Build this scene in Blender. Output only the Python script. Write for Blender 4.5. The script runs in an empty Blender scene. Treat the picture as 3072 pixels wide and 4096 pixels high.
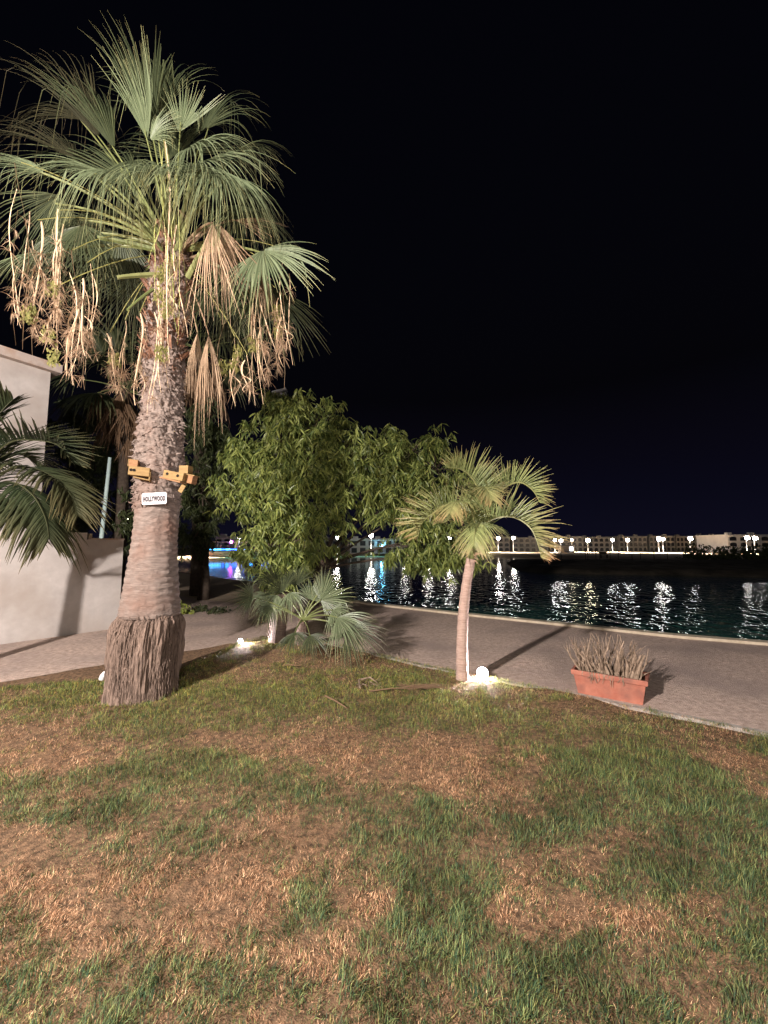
import bpy, math, random
import numpy as np
from mathutils import Vector, Matrix
PI=math.pi
S=bpy.context.scene
COL=S.collection
random.seed(7); R=np.random.RandomState(11)

# ------------------------------------------------------------ camera
F=1600.0; CZ=1.7; TH=math.atan(142/F)
cam=bpy.data.cameras.new('camera'); camo=bpy.data.objects.new('camera',cam); COL.objects.link(camo)
camo.location=(0,0,CZ); camo.rotation_euler=(PI/2+TH,0,0)
cam.sensor_fit='VERTICAL'; cam.sensor_height=36; cam.lens=36*F/4096
cam.clip_start=.05; cam.clip_end=5000
S.camera=camo
S.render.resolution_x=768; S.render.resolution_y=1024
S.view_settings.view_transform='Standard'; S.view_settings.look='None'
S.view_settings.exposure=0; S.view_settings.gamma=1

# ------------------------------------------------------------ night sky + moonless ambience
W=bpy.data.worlds.new('World'); S.world=W; W.use_nodes=True
wn=W.node_tree; bg=wn.nodes['Background']
sky=wn.nodes.new('ShaderNodeTexSky'); sky.sky_type='NISHITA'; sky.sun_disc=False
sky.sun_elevation=math.radians(-4); sky.sun_rotation=math.radians(205)
wn.links.new(sky.outputs[0],bg.inputs[0]); bg.inputs[1].default_value=.06
_tc=wn.nodes.new('ShaderNodeTexCoord'); _sx=wn.nodes.new('ShaderNodeSeparateXYZ'); wn.links.new(_tc.outputs['Generated'],_sx.inputs[0])
_cr=wn.nodes.new('ShaderNodeValToRGB'); _cr.color_ramp.elements[0].color=(.0042,.0040,.011,1); _cr.color_ramp.elements[1].color=(.0004,.0004,.0014,1); _cr.color_ramp.elements[1].position=.35
wn.links.new(_sx.outputs[2],_cr.inputs[0])
_b2=wn.nodes.new('ShaderNodeBackground'); wn.links.new(_cr.outputs[0],_b2.inputs[0])   # faint town glow low in the night sky
_ad=wn.nodes.new('ShaderNodeAddShader'); wn.links.new(bg.outputs[0],_ad.inputs[0]); wn.links.new(_b2.outputs[0],_ad.inputs[1]); wn.links.new(_ad.outputs[0],wn.nodes['World Output'].inputs[0])
def lamp(name,kind,loc,power,col,radius=.1,tgt=None,angle=None,blend=.5):
    l=bpy.data.lights.new(name,kind); l.energy=power; l.color=col
    if kind!='SUN': l.shadow_soft_size=radius
    o=bpy.data.objects.new(name,l); COL.objects.link(o); o.location=loc
    if tgt is not None: o.rotation_euler=(Vector(tgt)-Vector(loc)).to_track_quat('-Z','Y').to_euler()
    if angle: l.spot_size=math.radians(angle); l.spot_blend=blend
    return o
# street lamp behind the camera (its shadows of palm, planter and left palm meet here)
lamp('street_light','POINT',(-5.0,-3.3,4.6),9600,(1.0,.90,.85),.12)
# soft fill light added behind the viewer to lift the foreground
lamp('fill_light','POINT',(1.2,-5.2,3.4),1900,(1.0,.90,.84),.7)
moon=lamp('moon','SUN',(0,0,50),.02,(.75,.8,1.0),tgt=(6,20,0)); moon.data.angle=math.radians(2)

# ------------------------------------------------------------ helpers
def ray(px,py):
    dx=(px-1536)/F; dy=(2048-py)/F
    return Vector((dx,math.cos(TH)-dy*math.sin(TH),math.sin(TH)+dy*math.cos(TH)))
def gp(px,py,z=0.0):
    r=ray(px,py); t=(z-CZ)/r.z; return Vector((r.x*t,r.y*t,z))
def dp(px,py,Y):
    r=ray(px,py); t=Y/r.y; return Vector((r.x*t,Y,CZ+r.z*t))
def rnd(a,b): return random.uniform(a,b)

def tag(o,label=None,cat=None,group=None,kind=None):
    if label: o['label']=label
    if cat: o['category']=cat
    if group: o['group']=group
    if kind: o['kind']=kind
    return o
def empty(name,loc,label,cat,group=None):
    o=bpy.data.objects.new(name,None); COL.objects.link(o); o.location=loc
    o.empty_display_size=.1
    return tag(o,label,cat,group)

class MB:
    def __init__(s): s.v=[]; s.f=[]; s.m=[]; s.t=[]
    def add(s,vs,fs,mi=0,tint=None):
        b=len(s.v); s.v.extend([tuple(v) for v in vs])
        for f in fs: s.f.append(tuple(i+b for i in f)); s.m.append(mi)
        s.t.extend([tint if tint is not None else .5]*len(vs))
    def box(s,c,sz,rot=None,mi=0,taper=1.0):
        x,y,z=sz[0]/2,sz[1]/2,sz[2]/2
        vs=[Vector((a*x*(taper if k<0 else 1),b*y*(taper if k<0 else 1),k*z)) for k in(-1,1) for b in(-1,1) for a in(-1,1)]
        if rot is not None: vs=[rot@v for v in vs]
        vs=[v+Vector(c) for v in vs]
        s.add(vs,[(0,2,3,1),(4,5,7,6),(0,1,5,4),(2,6,7,3),(0,4,6,2),(1,3,7,5)],mi)
    def tube(s,pts,rad,n=8,mi=0,cap=True,tint=None,flat=1.0):
        pts=[Vector(p) for p in pts]; k=len(pts)
        if not hasattr(rad,'__len__'): rad=[rad]*k
        up=None; vs=[]
        for i,p in enumerate(pts):
            d=(pts[min(i+1,k-1)]-pts[max(i-1,0)]).normalized()
            if up is None: up=d.orthogonal().normalized()
            up=(up-d*up.dot(d)).normalized(); sd=d.cross(up)
            for j in range(n):
                a=2*PI*j/n; vs.append(p+up*math.cos(a)*rad[i]*flat+sd*math.sin(a)*rad[i])
        fs=[(i*n+j,i*n+(j+1)%n,(i+1)*n+(j+1)%n,(i+1)*n+j) for i in range(k-1) for j in range(n)]
        if cap: fs+= [tuple(range(n-1,-1,-1)),tuple(range((k-1)*n,k*n))]
        s.add(vs,fs,mi,tint)
    def ribbon(s,pts,wid,side=None,mi=0,tint=None,fold=.3):
        pts=[Vector(p) for p in pts]; k=len(pts); vs=[]
        for i,p in enumerate(pts):
            d=(pts[min(i+1,k-1)]-pts[max(i-1,0)]).normalized()
            sd=side if side is not None else d.orthogonal()
            sd=(sd-d*sd.dot(d)).normalized(); nn=d.cross(sd)
            w=wid[i]/2
            vs+= [p-sd*w, p+nn*w*fold, p+sd*w]
        fs=[]
        for i in range(k-1):
            a=i*3; fs+= [(a,a+1,a+4,a+3),(a+1,a+2,a+5,a+4)]
        s.add(vs,fs,mi,tint)
    def build(s,name,mats,parent=None,smooth=False,tint=False):
        off=Vector((0,0,0))
        if parent is not None:
            p=parent
            while p is not None: off+=p.location; p=p.parent
        me=bpy.data.meshes.new(name)
        me.from_pydata([(v[0]-off.x,v[1]-off.y,v[2]-off.z) for v in s.v],[],s.f)
        if not isinstance(mats,(list,tuple)): mats=[mats]
        for m in mats: me.materials.append(m)
        if len(mats)>1: me.polygons.foreach_set('material_index',s.m)
        if smooth: me.polygons.foreach_set('use_smooth',[True]*len(s.f))
        if tint:
            a=me.attributes.new('tint','FLOAT','POINT'); a.data.foreach_set('value',s.t)
        me.update()
        o=bpy.data.objects.new(name,me); COL.objects.link(o)
        if parent is not None: o.parent=parent
        return o

def vnoise(x,y,z=None,seed=0):
    x=np.asarray(x,float); y=np.asarray(y,float); z=np.zeros_like(x) if z is None else np.asarray(z,float)
    xi=np.floor(x).astype(np.int64); yi=np.floor(y).astype(np.int64); zi=np.floor(z).astype(np.int64)
    fx=x-xi; fy=y-yi; fz=z-zi
    fx=fx*fx*(3-2*fx); fy=fy*fy*(3-2*fy); fz=fz*fz*(3-2*fz)
    def h(a,b,c):
        n=(a*374761393+b*668265263+c*2147483647+seed*974711)&0xffffffff
        n=((n^(n>>13))*1274126177)&0xffffffff
        return ((n^(n>>16))&0xffff)/65535.0
    r=0
    for i in(0,1):
        for j in(0,1):
            for k in(0,1):
                r=r+h(xi+i,yi+j,zi+k)*(fx if i else 1-fx)*(fy if j else 1-fy)*(fz if k else 1-fz)
    return r
def fbm(x,y,z=None,o=4,seed=0):
    r=0;a=.5;t=0
    for i in range(o):
        k=2.03**i
        r=r+a*vnoise(np.asarray(x)*k,np.asarray(y)*k,None if z is None else np.asarray(z)*k,seed+i*17); t+=a; a*=.5
    return r/t

# ------------------------------------------------------------ materials
def mat(name): 
    m=bpy.data.materials.new(name); m.use_nodes=True; nt=m.node_tree
    return m,nt,nt.nodes['Principled BSDF'],nt.nodes,nt.links
def pmat(name,c1,c2,scale=8,rough=.85,bump=.3,bscale=40,stretch=(1,1,1),c3=None,s3=1.2,spec=.3,dist=.01,lo=.35,hi=.65):
    m,nt,b,N,L=mat(name)
    tc=N.new('ShaderNodeTexCoord'); mp=N.new('ShaderNodeMapping'); mp.inputs['Scale'].default_value=stretch
    L.new(tc.outputs['Object'],mp.inputs[0])
    n=N.new('ShaderNodeTexNoise'); n.inputs['Scale'].default_value=scale; n.inputs['Detail'].default_value=8; n.inputs['Roughness'].default_value=.65
    L.new(mp.outputs[0],n.inputs[0])
    cr=N.new('ShaderNodeValToRGB'); e=cr.color_ramp.elements
    e[0].position=lo; e[1].position=hi; e[0].color=(*c1,1); e[1].color=(*c2,1)
    L.new(n.outputs[0],cr.inputs[0]); out=cr.outputs[0]
    if c3:
        n3=N.new('ShaderNodeTexNoise'); n3.inputs['Scale'].default_value=s3; n3.inputs['Detail'].default_value=5
        L.new(tc.outputs['Object'],n3.inputs[0])
        r3=N.new('ShaderNodeValToRGB'); r3.color_ramp.elements[0].position=.45; r3.color_ramp.elements[1].position=.7
        L.new(n3.outputs[0],r3.inputs[0])
        mx=N.new('ShaderNodeMix'); mx.data_type='RGBA'; mx.inputs[7].default_value=(*c3,1)
        L.new(r3.outputs[0],mx.inputs[0]); L.new(out,mx.inputs[6]); out=mx.outputs[2]
    L.new(out,b.inputs['Base Color'])
    b.inputs['Roughness'].default_value=rough; b.inputs['Specular IOR Level'].default_value=spec
    if bump:
        nb=N.new('ShaderNodeTexNoise'); nb.inputs['Scale'].default_value=bscale; nb.inputs['Detail'].default_value=6
        L.new(mp.outputs[0],nb.inputs[0])
        bp=N.new('ShaderNodeBump'); bp.inputs['Strength'].default_value=bump; bp.inputs['Distance'].default_value=dist
        L.new(nb.outputs[0],bp.inputs['Height']); L.new(bp.outputs[0],b.inputs['Normal'])
    return m
def leafmat(name,c1,c2,rough=.45,trans=.25,spec=.4,tipc=None):
    """leaf: random colour per leaf, some translucency; optional dry tip colour by the tint attribute"""
    m,nt,b,N,L=mat(name)
    g=N.new('ShaderNodeNewGeometry')
    mx=N.new('ShaderNodeMix'); mx.data_type='RGBA'; mx.inputs[6].default_value=(*c1,1); mx.inputs[7].default_value=(*c2,1)
    L.new(g.outputs['Random Per Island'],mx.inputs[0]); out=mx.outputs[2]
    if tipc:
        at=N.new('ShaderNodeAttribute'); at.attribute_name='tint'
        m2=N.new('ShaderNodeMix'); m2.data_type='RGBA'; m2.inputs[7].default_value=(*tipc,1)
        L.new(at.outputs['Fac'],m2.inputs[0]); L.new(out,m2.inputs[6]); out=m2.outputs[2]
    L.new(out,b.inputs['Base Color']); b.inputs['Roughness'].default_value=rough; b.inputs['Specular IOR Level'].default_value=spec
    tr=N.new('ShaderNodeBsdfTranslucent'); L.new(out,tr.inputs[0])
    ms=N.new('ShaderNodeMixShader'); ms.inputs[0].default_value=trans
    L.new(b.outputs[0],ms.inputs[1]); L.new(tr.outputs[0],ms.inputs[2])
    L.new(ms.outputs[0],N['Material Output'].inputs[0])
    return m
def emat(name,col,st):
    m,nt,b,N,L=mat(name); b.inputs['Base Color'].default_value=(*col,1)
    b.inputs['Emission Color'].default_value=(*col,1); b.inputs['Emission Strength'].default_value=st
    return m

M={}
M['pave']=pmat('paving',(.34,.245,.20),(.74,.58,.49),14,.9,.9,70,c3=(.36,.28,.245),s3=.8,dist=.02,lo=.3,hi=.7)
M['sandpave']=pmat('sand',(.42,.32,.22),(.55,.43,.31),6,.95,.4,60)
M['coping']=pmat('coping',(.46,.38,.27),(.62,.53,.40),9,.85,.4,60)
M['kerb']=pmat('kerb',(.30,.27,.24),(.48,.43,.38),14,.9,.5,80)
M['beach']=pmat('beach',(.52,.38,.25),(.68,.52,.35),.4,.95,.3,4)
M['spit']=pmat('spit',(.04,.035,.025),(.15,.125,.09),.6,.95,.6,8,dist=.05)
M['soil']=pmat('thatch',(.06,.038,.021),(.26,.155,.088),25,.95,.8,120)
M['plaster']=pmat('plaster',(.40,.365,.34),(.50,.46,.43),3,.9,.15,90,c3=(.33,.28,.24),s3=.8,dist=.004)
M['cap']=pmat('cap',(.38,.31,.27),(.46,.39,.34),7,.9,.2,60,c3=(.38,.25,.17),s3=2.5)
M['facade']=pmat('facade',(.26,.245,.22),(.42,.39,.35),.5,.9,0)
M['dark']=pmat('dark_glass',(.012,.012,.016),(.03,.03,.035),2,.3,0)
M['metal']=pmat('grey_metal',(.25,.26,.27),(.33,.34,.35),9,.5,0)
M['palepaint']=pmat('pale_green_paint',(.42,.55,.52),(.5,.62,.6),6,.5,.1,40)
M['white']=pmat('white_paint',(.60,.58,.57),(.66,.64,.63),10,.5,0)
M['letter']=pmat('dark_lettering',(.012,.008,.01),(.03,.015,.02),30,.6,0)
M['faint']=pmat('faint_lettering',(.42,.44,.42),(.5,.52,.5),30,.6,0)
M['hole']=pmat('hole',(.006,.004,.003),(.012,.008,.006),30,.95,0)
M['ply']=pmat('birdhouse_plywood',(.20,.125,.045),(.29,.185,.07),14,.7,.15,90,stretch=(1,1,4))
M['ply2']=pmat('brown_wood',(.20,.10,.045),(.32,.17,.08),14,.8,.2,90,stretch=(1,1,4))
M['terra']=pmat('terracotta',(.30,.10,.065),(.38,.15,.10),10,.75,.25,60,c3=(.22,.095,.07),s3=6)
M['deadstem']=pmat('dead_stem',(.13,.09,.06),(.34,.25,.18),22,.9,.6,90)
M['bark1']=pmat('palm_bark',(.14,.107,.089),(.34,.27,.23),9,.92,.9,28,stretch=(1,1,7),c3=(.24,.155,.12),s3=3,dist=.02,lo=.3,hi=.7)
M['fibre']=pmat('root_fibre',(.07,.047,.036),(.31,.22,.17),16,.95,1.0,50,stretch=(3,3,.35),dist=.02,lo=.32,hi=.68)
M['boots']=pmat('leaf_bases',(.10,.045,.03),(.33,.18,.11),10,.9,.8,40,dist=.02)
M['bark2']=pmat('ringed_bark',(.30,.20,.16),(.46,.33,.27),12,.9,.6,60,stretch=(1,1,5),dist=.01)
M['bark3']=pmat('tree_bark',(.045,.032,.024),(.10,.075,.055),12,.9,.7,40)
M['petiole']=leafmat('petiole',(.13,.16,.055),(.24,.25,.10),.45,.05)
M['fan']=leafmat('fan_leaf',(.095,.125,.062),(.21,.25,.14),.42,.22,.5,tipc=(.42,.36,.15))
M['fandk']=leafmat('fan_leaf_shade',(.03,.042,.02),(.085,.10,.045),.5,.2,.4,tipc=(.2,.16,.07))  # darker copy of the fan leaf, shade painted into its colour
M['fanshade']=leafmat('fan_leaf_deep_shade',(.022,.024,.012),(.06,.055,.028),.55,.2,.3,tipc=(.2,.14,.07))  # darkest brownish copy, painting the dimness of the upper-left crown
M['dead']=leafmat('dead_leaf',(.27,.18,.11),(.47,.34,.225),.8,.15,.2)
M['straw']=leafmat('straw',(.50,.36,.22),(.78,.60,.42),.7,.1,.2)
M['tuft']=leafmat('dry_flowers',(.26,.165,.10),(.50,.36,.24),.8,.1,.2)
M['sheathgreen']=leafmat('green_stalk',(.30,.34,.10),(.48,.45,.18),.5,.1,.3)
M['fruit']=leafmat('green_fruit',(.16,.17,.05),(.30,.27,.09),.6,.1,.3)
M['pinn']=leafmat('feather_leaf',(.12,.16,.055),(.30,.34,.13),.45,.25,.4,tipc=(.50,.24,.13))
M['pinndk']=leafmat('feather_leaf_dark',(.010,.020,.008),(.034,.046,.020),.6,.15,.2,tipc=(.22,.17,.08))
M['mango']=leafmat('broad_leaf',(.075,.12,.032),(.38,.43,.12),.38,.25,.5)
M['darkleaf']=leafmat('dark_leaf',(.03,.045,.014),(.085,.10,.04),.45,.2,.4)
M['shrub']=leafmat('shrub_leaf',(.22,.30,.05),(.40,.42,.10),.5,.3,.4)

# grass material
def grassmat():
    m,nt,b,N,L=mat('grass_blade')
    at=N.new('ShaderNodeAttribute'); at.attribute_name='col'
    L.new(at.outputs['Color'],b.inputs['Base Color']); b.inputs['Roughness'].default_value=.6; b.inputs['Specular IOR Level'].default_value=.25
    tr=N.new('ShaderNodeBsdfTranslucent'); L.new(at.outputs['Color'],tr.inputs[0])
    ms=N.new('ShaderNodeMixShader'); ms.inputs[0].default_value=.25
    L.new(b.outputs[0],ms.inputs[1]); L.new(tr.outputs[0],ms.inputs[2]); L.new(ms.outputs[0],N['Material Output'].inputs[0])
    return m
M['grass']=grassmat()
def watermat():
    m,nt,b,N,L=mat('water')
    b.inputs['Base Color'].default_value=(.035,.11,.088,1); b.inputs['IOR'].default_value=1.33
    b.inputs['Specular IOR Level'].default_value=.5
    g=N.new('ShaderNodeNewGeometry'); sp=N.new('ShaderNodeSeparateXYZ'); L.new(g.outputs['Position'],sp.inputs[0])
    # calm sheet far out, wind-rippled water close to the quay
    mr=N.new('ShaderNodeMapRange'); mr.inputs[1].default_value=27; mr.inputs[2].default_value=45; mr.inputs[3].default_value=1; mr.inputs[4].default_value=.10
    L.new(sp.outputs[1],mr.inputs[0])
    r2=N.new('ShaderNodeMapRange'); r2.inputs[3].default_value=.045; r2.inputs[4].default_value=.035; L.new(mr.outputs[0],r2.inputs[0]); L.new(r2.outputs[0],b.inputs['Roughness'])
    mp=N.new('ShaderNodeMapping'); mp.inputs['Scale'].default_value=(1,.65,1); L.new(g.outputs['Position'],mp.inputs[0])
    n1=N.new('ShaderNodeTexNoise'); n1.inputs['Scale'].default_value=2.6; n1.inputs['Detail'].default_value=1.5; L.new(mp.outputs[0],n1.inputs[0])
    n2=N.new('ShaderNodeTexNoise'); n2.inputs['Scale'].default_value=8; n2.inputs['Detail'].default_value=0; L.new(mp.outputs[0],n2.inputs[0])
    m3=N.new('ShaderNodeMapRange'); m3.inputs[1].default_value=10; m3.inputs[2].default_value=20; m3.inputs[3].default_value=.38; m3.inputs[4].default_value=.10; L.new(sp.outputs[1],m3.inputs[0])
    ad=N.new('ShaderNodeMath'); ad.operation='MULTIPLY_ADD'; L.new(m3.outputs[0],ad.inputs[1]); L.new(n2.outputs[0],ad.inputs[0]); L.new(n1.outputs[0],ad.inputs[2])
    st=N.new('ShaderNodeMath'); st.operation='MULTIPLY'; st.inputs[1].default_value=.55; L.new(mr.outputs[0],st.inputs[0])
    bp=N.new('ShaderNodeBump'); bp.inputs['Distance'].default_value=.13; L.new(ad.outputs[0],bp.inputs['Height']); L.new(st.outputs[0],bp.inputs['Strength'])
    L.new(bp.outputs[0],b.inputs['Normal'])
    return m
M['water']=watermat()
M['lampw']=emat('lamp_white',(1,.93,.88),70)
M['lampy']=emat('lamp_warm',(1,.82,.55),70)
M['lampc']=emat('lamp_cyan',(.2,.65,1),60)
M['lampp']=emat('lamp_purple',(.6,.08,1),60)
M['led']=emat('blue_led',(.03,.15,1),9)
M['ledc']=emat('cyan_led',(.06,.35,1),9)
M['lens']=emat('floodlight_lens',(1,.93,1),260)
M['winlit']=emat('lit_window',(.9,.95,1),3)

# ------------------------------------------------------------ ground, water, shores
def poly(name,pts,z,m,skirt=None,kind='structure'):
    mb=MB(); n=len(pts)
    mb.add([(p[0],p[1],z) for p in pts],[tuple(range(n))])
    if skirt is not None:
        for i in range(n):
            a=pts[i]; b=pts[(i+1)%n]
            mb.add([(a[0],a[1],z),(b[0],b[1],z),(b[0],b[1],skirt),(a[0],a[1],skirt)],[(0,3,2,1)])
    o=mb.build(name,m); o['kind']=kind
    me=o.data
    import bmesh
    bm=bmesh.new(); bm.from_mesh(me); bmesh.ops.triangulate(bm,faces=[f for f in bm.faces if len(f.verts)>4]); bm.to_mesh(me); bm.free()
    return o
WZ=-.45
shore=[gp(x,y)for x,y in [(3400,2612),(3072,2575),(2700,2545),(2300,2503),(1900,2462),(1500,2418),(1300,2388),(1180,2364),(1060,2332),(900,2314),(720,2287),(560,2268)]]
sp=[(p.x,p.y) for p in shore]
near=[(60,-40),(60,3.2),(12,6.3)]+sp[1:]+[(-40,52),(-90,60),(-90,-40)]
poly('promenade',near,0,M['pave'],-1.2)
# pale coping strip along the quay
def strip(name,pts,w,h,z0,m,side=1):
    mb=MB(); P=[Vector((p[0],p[1],0)) for p in pts]; L_=[];
    for i,p in enumerate(P):
        d=(P[min(i+1,len(P)-1)]-P[max(i-1,0)]).normalized(); nrm=Vector((-d.y,d.x,0))*side
        L_.append((p,p+nrm*w))
    vs=[]
    for a,b in L_:
        vs+= [(a.x,a.y,z0),(a.x,a.y,z0+h),(b.x,b.y,z0+h),(b.x,b.y,z0)]
    fs=[]
    for i in range(len(P)-1):
        a=i*4; b=a+4
        fs+= [(a+1,b+1,b+2,a+2),(a,a+1,b+1,b)[::-1],(a+2,b+2,b+3,a+3)]
    fs+= [(0,1,2,3),tuple(len(vs)-4+k for k in (3,2,1,0))]
    mb.add(vs,fs); o=mb.build(name,m); o['kind']='structure'; return o
def densify(pts,n=6):
    out=[]
    for i in range(len(pts)-1):
        for k in range(n):
            t=k/n; out.append((pts[i][0]*(1-t)+pts[i+1][0]*t,pts[i][1]*(1-t)+pts[i+1][1]*t))
    out.append(pts[-1]); return out
strip('quay_edge',densify([(12,6.3)]+sp[1:8]),.22,.05,0.004,M['coping'],side=1)
# sandy part of the walk at the back left
mb=MB(); pp=[gp(x,y) for x,y in [(500,2280),(720,2291),(900,2318),(1060,2337),(1170,2366),(1060,2420),(800,2400),(560,2350)]]
mb.add([(p.x,p.y,.004) for p in pp],[tuple(range(len(pp)))[::-1]]); o=mb.build('sandy_path',M['sandpave']); o['kind']='structure'
mb=MB(); mb.add([(-600,-60,WZ),(600,-60,WZ),(600,420,WZ),(-600,420,WZ)],[(0,1,2,3)]); o=mb.build('water',M['water']); o['kind']='structure'
mb=MB(); mb.add([(-700,-80,-1.6),(700,-80,-1.6),(700,600,-1.6),(-700,600,-1.6)],[(0,1,2,3)]); o=mb.build('lake_bed',M['spit']); o['kind']='structure'
# far beach, one sheet to the horizon
fs_=[(-200,58),(-60,70)]+[ (gp(x,y,WZ).x,gp(x,y,WZ).y) for x,y in [(700,2234),(820,2231),(1100,2228),(1300,2224),(1500,2221),(1700,2220),(1900,2222),(2100,2229),(2250,2236)]]+[(46,68),(80,66),(200,66)]
mb=MB(); n=len(fs_); v=[]; 
rows=[(0,-.5),(2,-.3),(9,-.02),(22,.05),(1400,.05)]
for dy,z in rows:
    for i,(x,y) in enumerate(fs_):
        if dy<1000: v.append((x,y+dy,z))
        else: v.append((x*9,1400,z))
f=[(r*n+i,r*n+i+1,(r+1)*n+i+1,(r+1)*n+i) for r in range(len(rows)-1) for i in range(n-1)]
mb.add(v,f); o=mb.build('beach',M['beach'],smooth=True); o['kind']='structure'
# dark grassy spit
nearp=[(12.0,37.5),(13.2,34.0),(16,32.3),(22,30.6),(27,28.4),(45,25.5),(95,25)]
farp=[(17,58),(20,59),(26,60),(34,58),(42,57),(60,58),(110,60)]
def pl(P,t):
    t=t*(len(P)-1); i=min(int(t),len(P)-2); u=t-i; return (P[i][0]*(1-u)+P[i+1][0]*u,P[i][1]*(1-u)+P[i+1][1]*u)
prof=[(0,-.8),(.03,-.35),(.06,-.12),(.12,-.02),(.3,.1),(.5,.22),(.8,.16),(.95,0),(1,-.8)]
mb=MB(); NU=120; NV=40; v=[]
for i in range(NU+1):
    a=pl(nearp,i/NU); b=pl(farp,i/NU)
    for j in range(NV+1):
        t=j/NV; x=a[0]*(1-t)+b[0]*t; y=a[1]*(1-t)+b[1]*t
        z=np.interp(t,[p[0] for p in prof],[p[1] for p in prof])
        k=min(1,i/14.); z=-.8+(z+.8)*(k**.5)
        x+= float(vnoise(x*.7,y*.7))*.5; z+= (float(fbm(x*.8,y*.8,o=3))-.5)*.22
        v.append((x,y,z))
f=[(i*(NV+1)+j,(i+1)*(NV+1)+j,(i+1)*(NV+1)+j+1,i*(NV+1)+j+1) for i in range(NU) for j in range(NV)]
mb.add(v,f); o=mb.build('grassy_spit',M['spit'],smooth=True); o['kind']='structure'

# ------------------------------------------------------------ lawn
lawn_px=[(3400,3010),(3072,2962),(2800,2905),(2500,2845),(2300,2800),(2100,2762),(1900,2722),(1700,2682),(1500,2632),(1300,2585),(1180,2560),(1060,2562),(960,2585),(860,2630),(740,2690),(600,2725),(400,2742),(200,2755),(0,2772),(-300,2800)]
lw=[(gp(x,y).x,gp(x,y).y) for x,y in lawn_px]
lawn=[(9,1.2)]+lw+[(-7,3.6),(-8,-6),(9,-6)]
LA=np.array(lawn)
def inside(x,y,P=LA):
    c=np.zeros(x.shape,bool); n=len(P); j=n-1
    for i in range(n):
        xi,yi=P[i]; xj,yj=P[j]
        cond=((yi>y)!=(yj>y))&(x<(xj-xi)*(y-yi)/(yj-yi+1e-12)+xi)
        c^=cond; j=i
    return c
def lawn_z(x,y):
    return .03+.05*np.clip(fbm(x*.5+3,y*.5,o=2,seed=5),0,1)+.02*fbm(x*3,y*3,o=2,seed=9)+.016*fbm(x*9,y*9,o=2,seed=10)
# growth map: which parts of the turf are alive (laid out on the ground)
patches=[ # px,py (1659-wide view), rx, ry, value (+green, -dry)
(510,1540,190,55,1.2),(230,1560,120,50,.6),(160,1500,160,28,1.0),(850,1540,170,50,.8),(640,1500,150,40,.5),(1080,1560,130,40,.6),
(350,1705,270,30,.75),(270,1775,140,40,.8),(880,1830,110,70,1.3),(940,2000,70,130,1.3),(1170,1800,180,48,.8),(1340,1680,120,90,1.0),
(1560,1850,120,150,.9),(1400,1950,120,60,.8),(1200,2150,230,70,1.3),(660,2000,60,50,.8),(150,2160,120,50,.7),(400,1870,60,40,.8),
(1390,1625,95,20,1.1),(1630,1630,60,25,1.0),(1450,1760,90,50,.8),(560,2170,120,40,.6),(450,1410,120,30,.9),(700,1880,50,60,.4),(1000,1940,60,60,.6),
(750,1760,70,30,.5),(1130,1500,50,20,.5),(1640,1690,40,30,.7),(1640,2050,60,90,.8),
(90,1640,130,70,-1.2),(480,1620,110,32,-1.0),(760,1640,150,40,-.8),(1000,1660,190,60,-.9),(600,1800,200,60,-.7),(800,1985,100,45,-.9),
(300,1990,290,110,-1.1),(1290,1530,190,28,-1.4),(1560,1670,110,60,-1.3),(1240,1870,110,32,-.9),(1310,2030,160,42,-1.0),(1130,2000,60,40,-.7),
(640,1440,220,40,-.75),(1030,1490,60,18,-.4),(40,1850,70,60,-.6),(620,2110,140,50,-.6),(500,1960,60,60,-.5),(1500,2190,60,20,-.3)]
def growth(x,y):
    # forward projection of a ground point to the layout sketch above
    ct,st=math.cos(TH),math.sin(TH)
    dz=-CZ; fw=y*ct+dz*st; up=-y*st+dz*ct
    fw=np.maximum(fw,.3)
    px=(1536+F*x/fw)/1.8517; py=(2048-F*up/fw)/1.8517
    wx=(fbm(x*2.2,y*2.2,o=3,seed=21)-.5)*150; wy=(fbm(x*2.2+9,y*2.2,o=3,seed=22)-.5)*100
    g=np.zeros_like(x)+.22
    for a,b,rx,ry,v in patches:
        d=((px+wx-a)/rx)**2+((py+wy-b)/ry)**2
        g=g+1.25*v*np.exp(-d**1.5*.8)
    g=g+(fbm(x*3.5,y*3.5,o=4,seed=3)-.5)*2.8+(fbm(x*13,y*13,o=3,seed=4)-.5)*2.6
    return 1/(1+np.exp(-g*2.3))
# soil mesh
xs=np.arange(-8,9.01,.07); ys=np.arange(-6,8.0,.07)
mb=MB(); import bmesh
bm=bmesh.new(); 
vv=[bm.verts.new((p[0],p[1],0)) for p in lawn]; bm.faces.new(vv); bmesh.ops.triangulate(bm,faces=bm.faces[:])
for k in range(3): bmesh.ops.subdivide_edges(bm,edges=[e for e in bm.edges if e.calc_length()>.35],cuts=1,use_grid_fill=False); bmesh.ops.triangulate(bm,faces=[f for f in bm.faces if len(f.verts)>3])
for k in range(2): bmesh.ops.subdivide_edges(bm,edges=[e for e in bm.edges if e.calc_length()>.3],cuts=1); bmesh.ops.triangulate(bm,faces=[f for f in bm.faces if len(f.verts)>3])
for v_ in bm.verts:
    e=v_.is_boundary
    v_.co.z=float(lawn_z(np.array([v_.co.x]),np.array([v_.co.y]))[0])*(.4 if e else 1)
me=bpy.data.meshes.new('lawn'); bm.to_mesh(me); bm.free(); me.materials.append(M['soil'])
o=bpy.data.objects.new('lawn',me); COL.objects.link(o); o['kind']='structure'
# thin concrete kerb of the lawn on the water side
strip('lawn_kerb',densify(lw[:11],3),.07,.055,.003,M['kerb'],side=-1)

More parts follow.
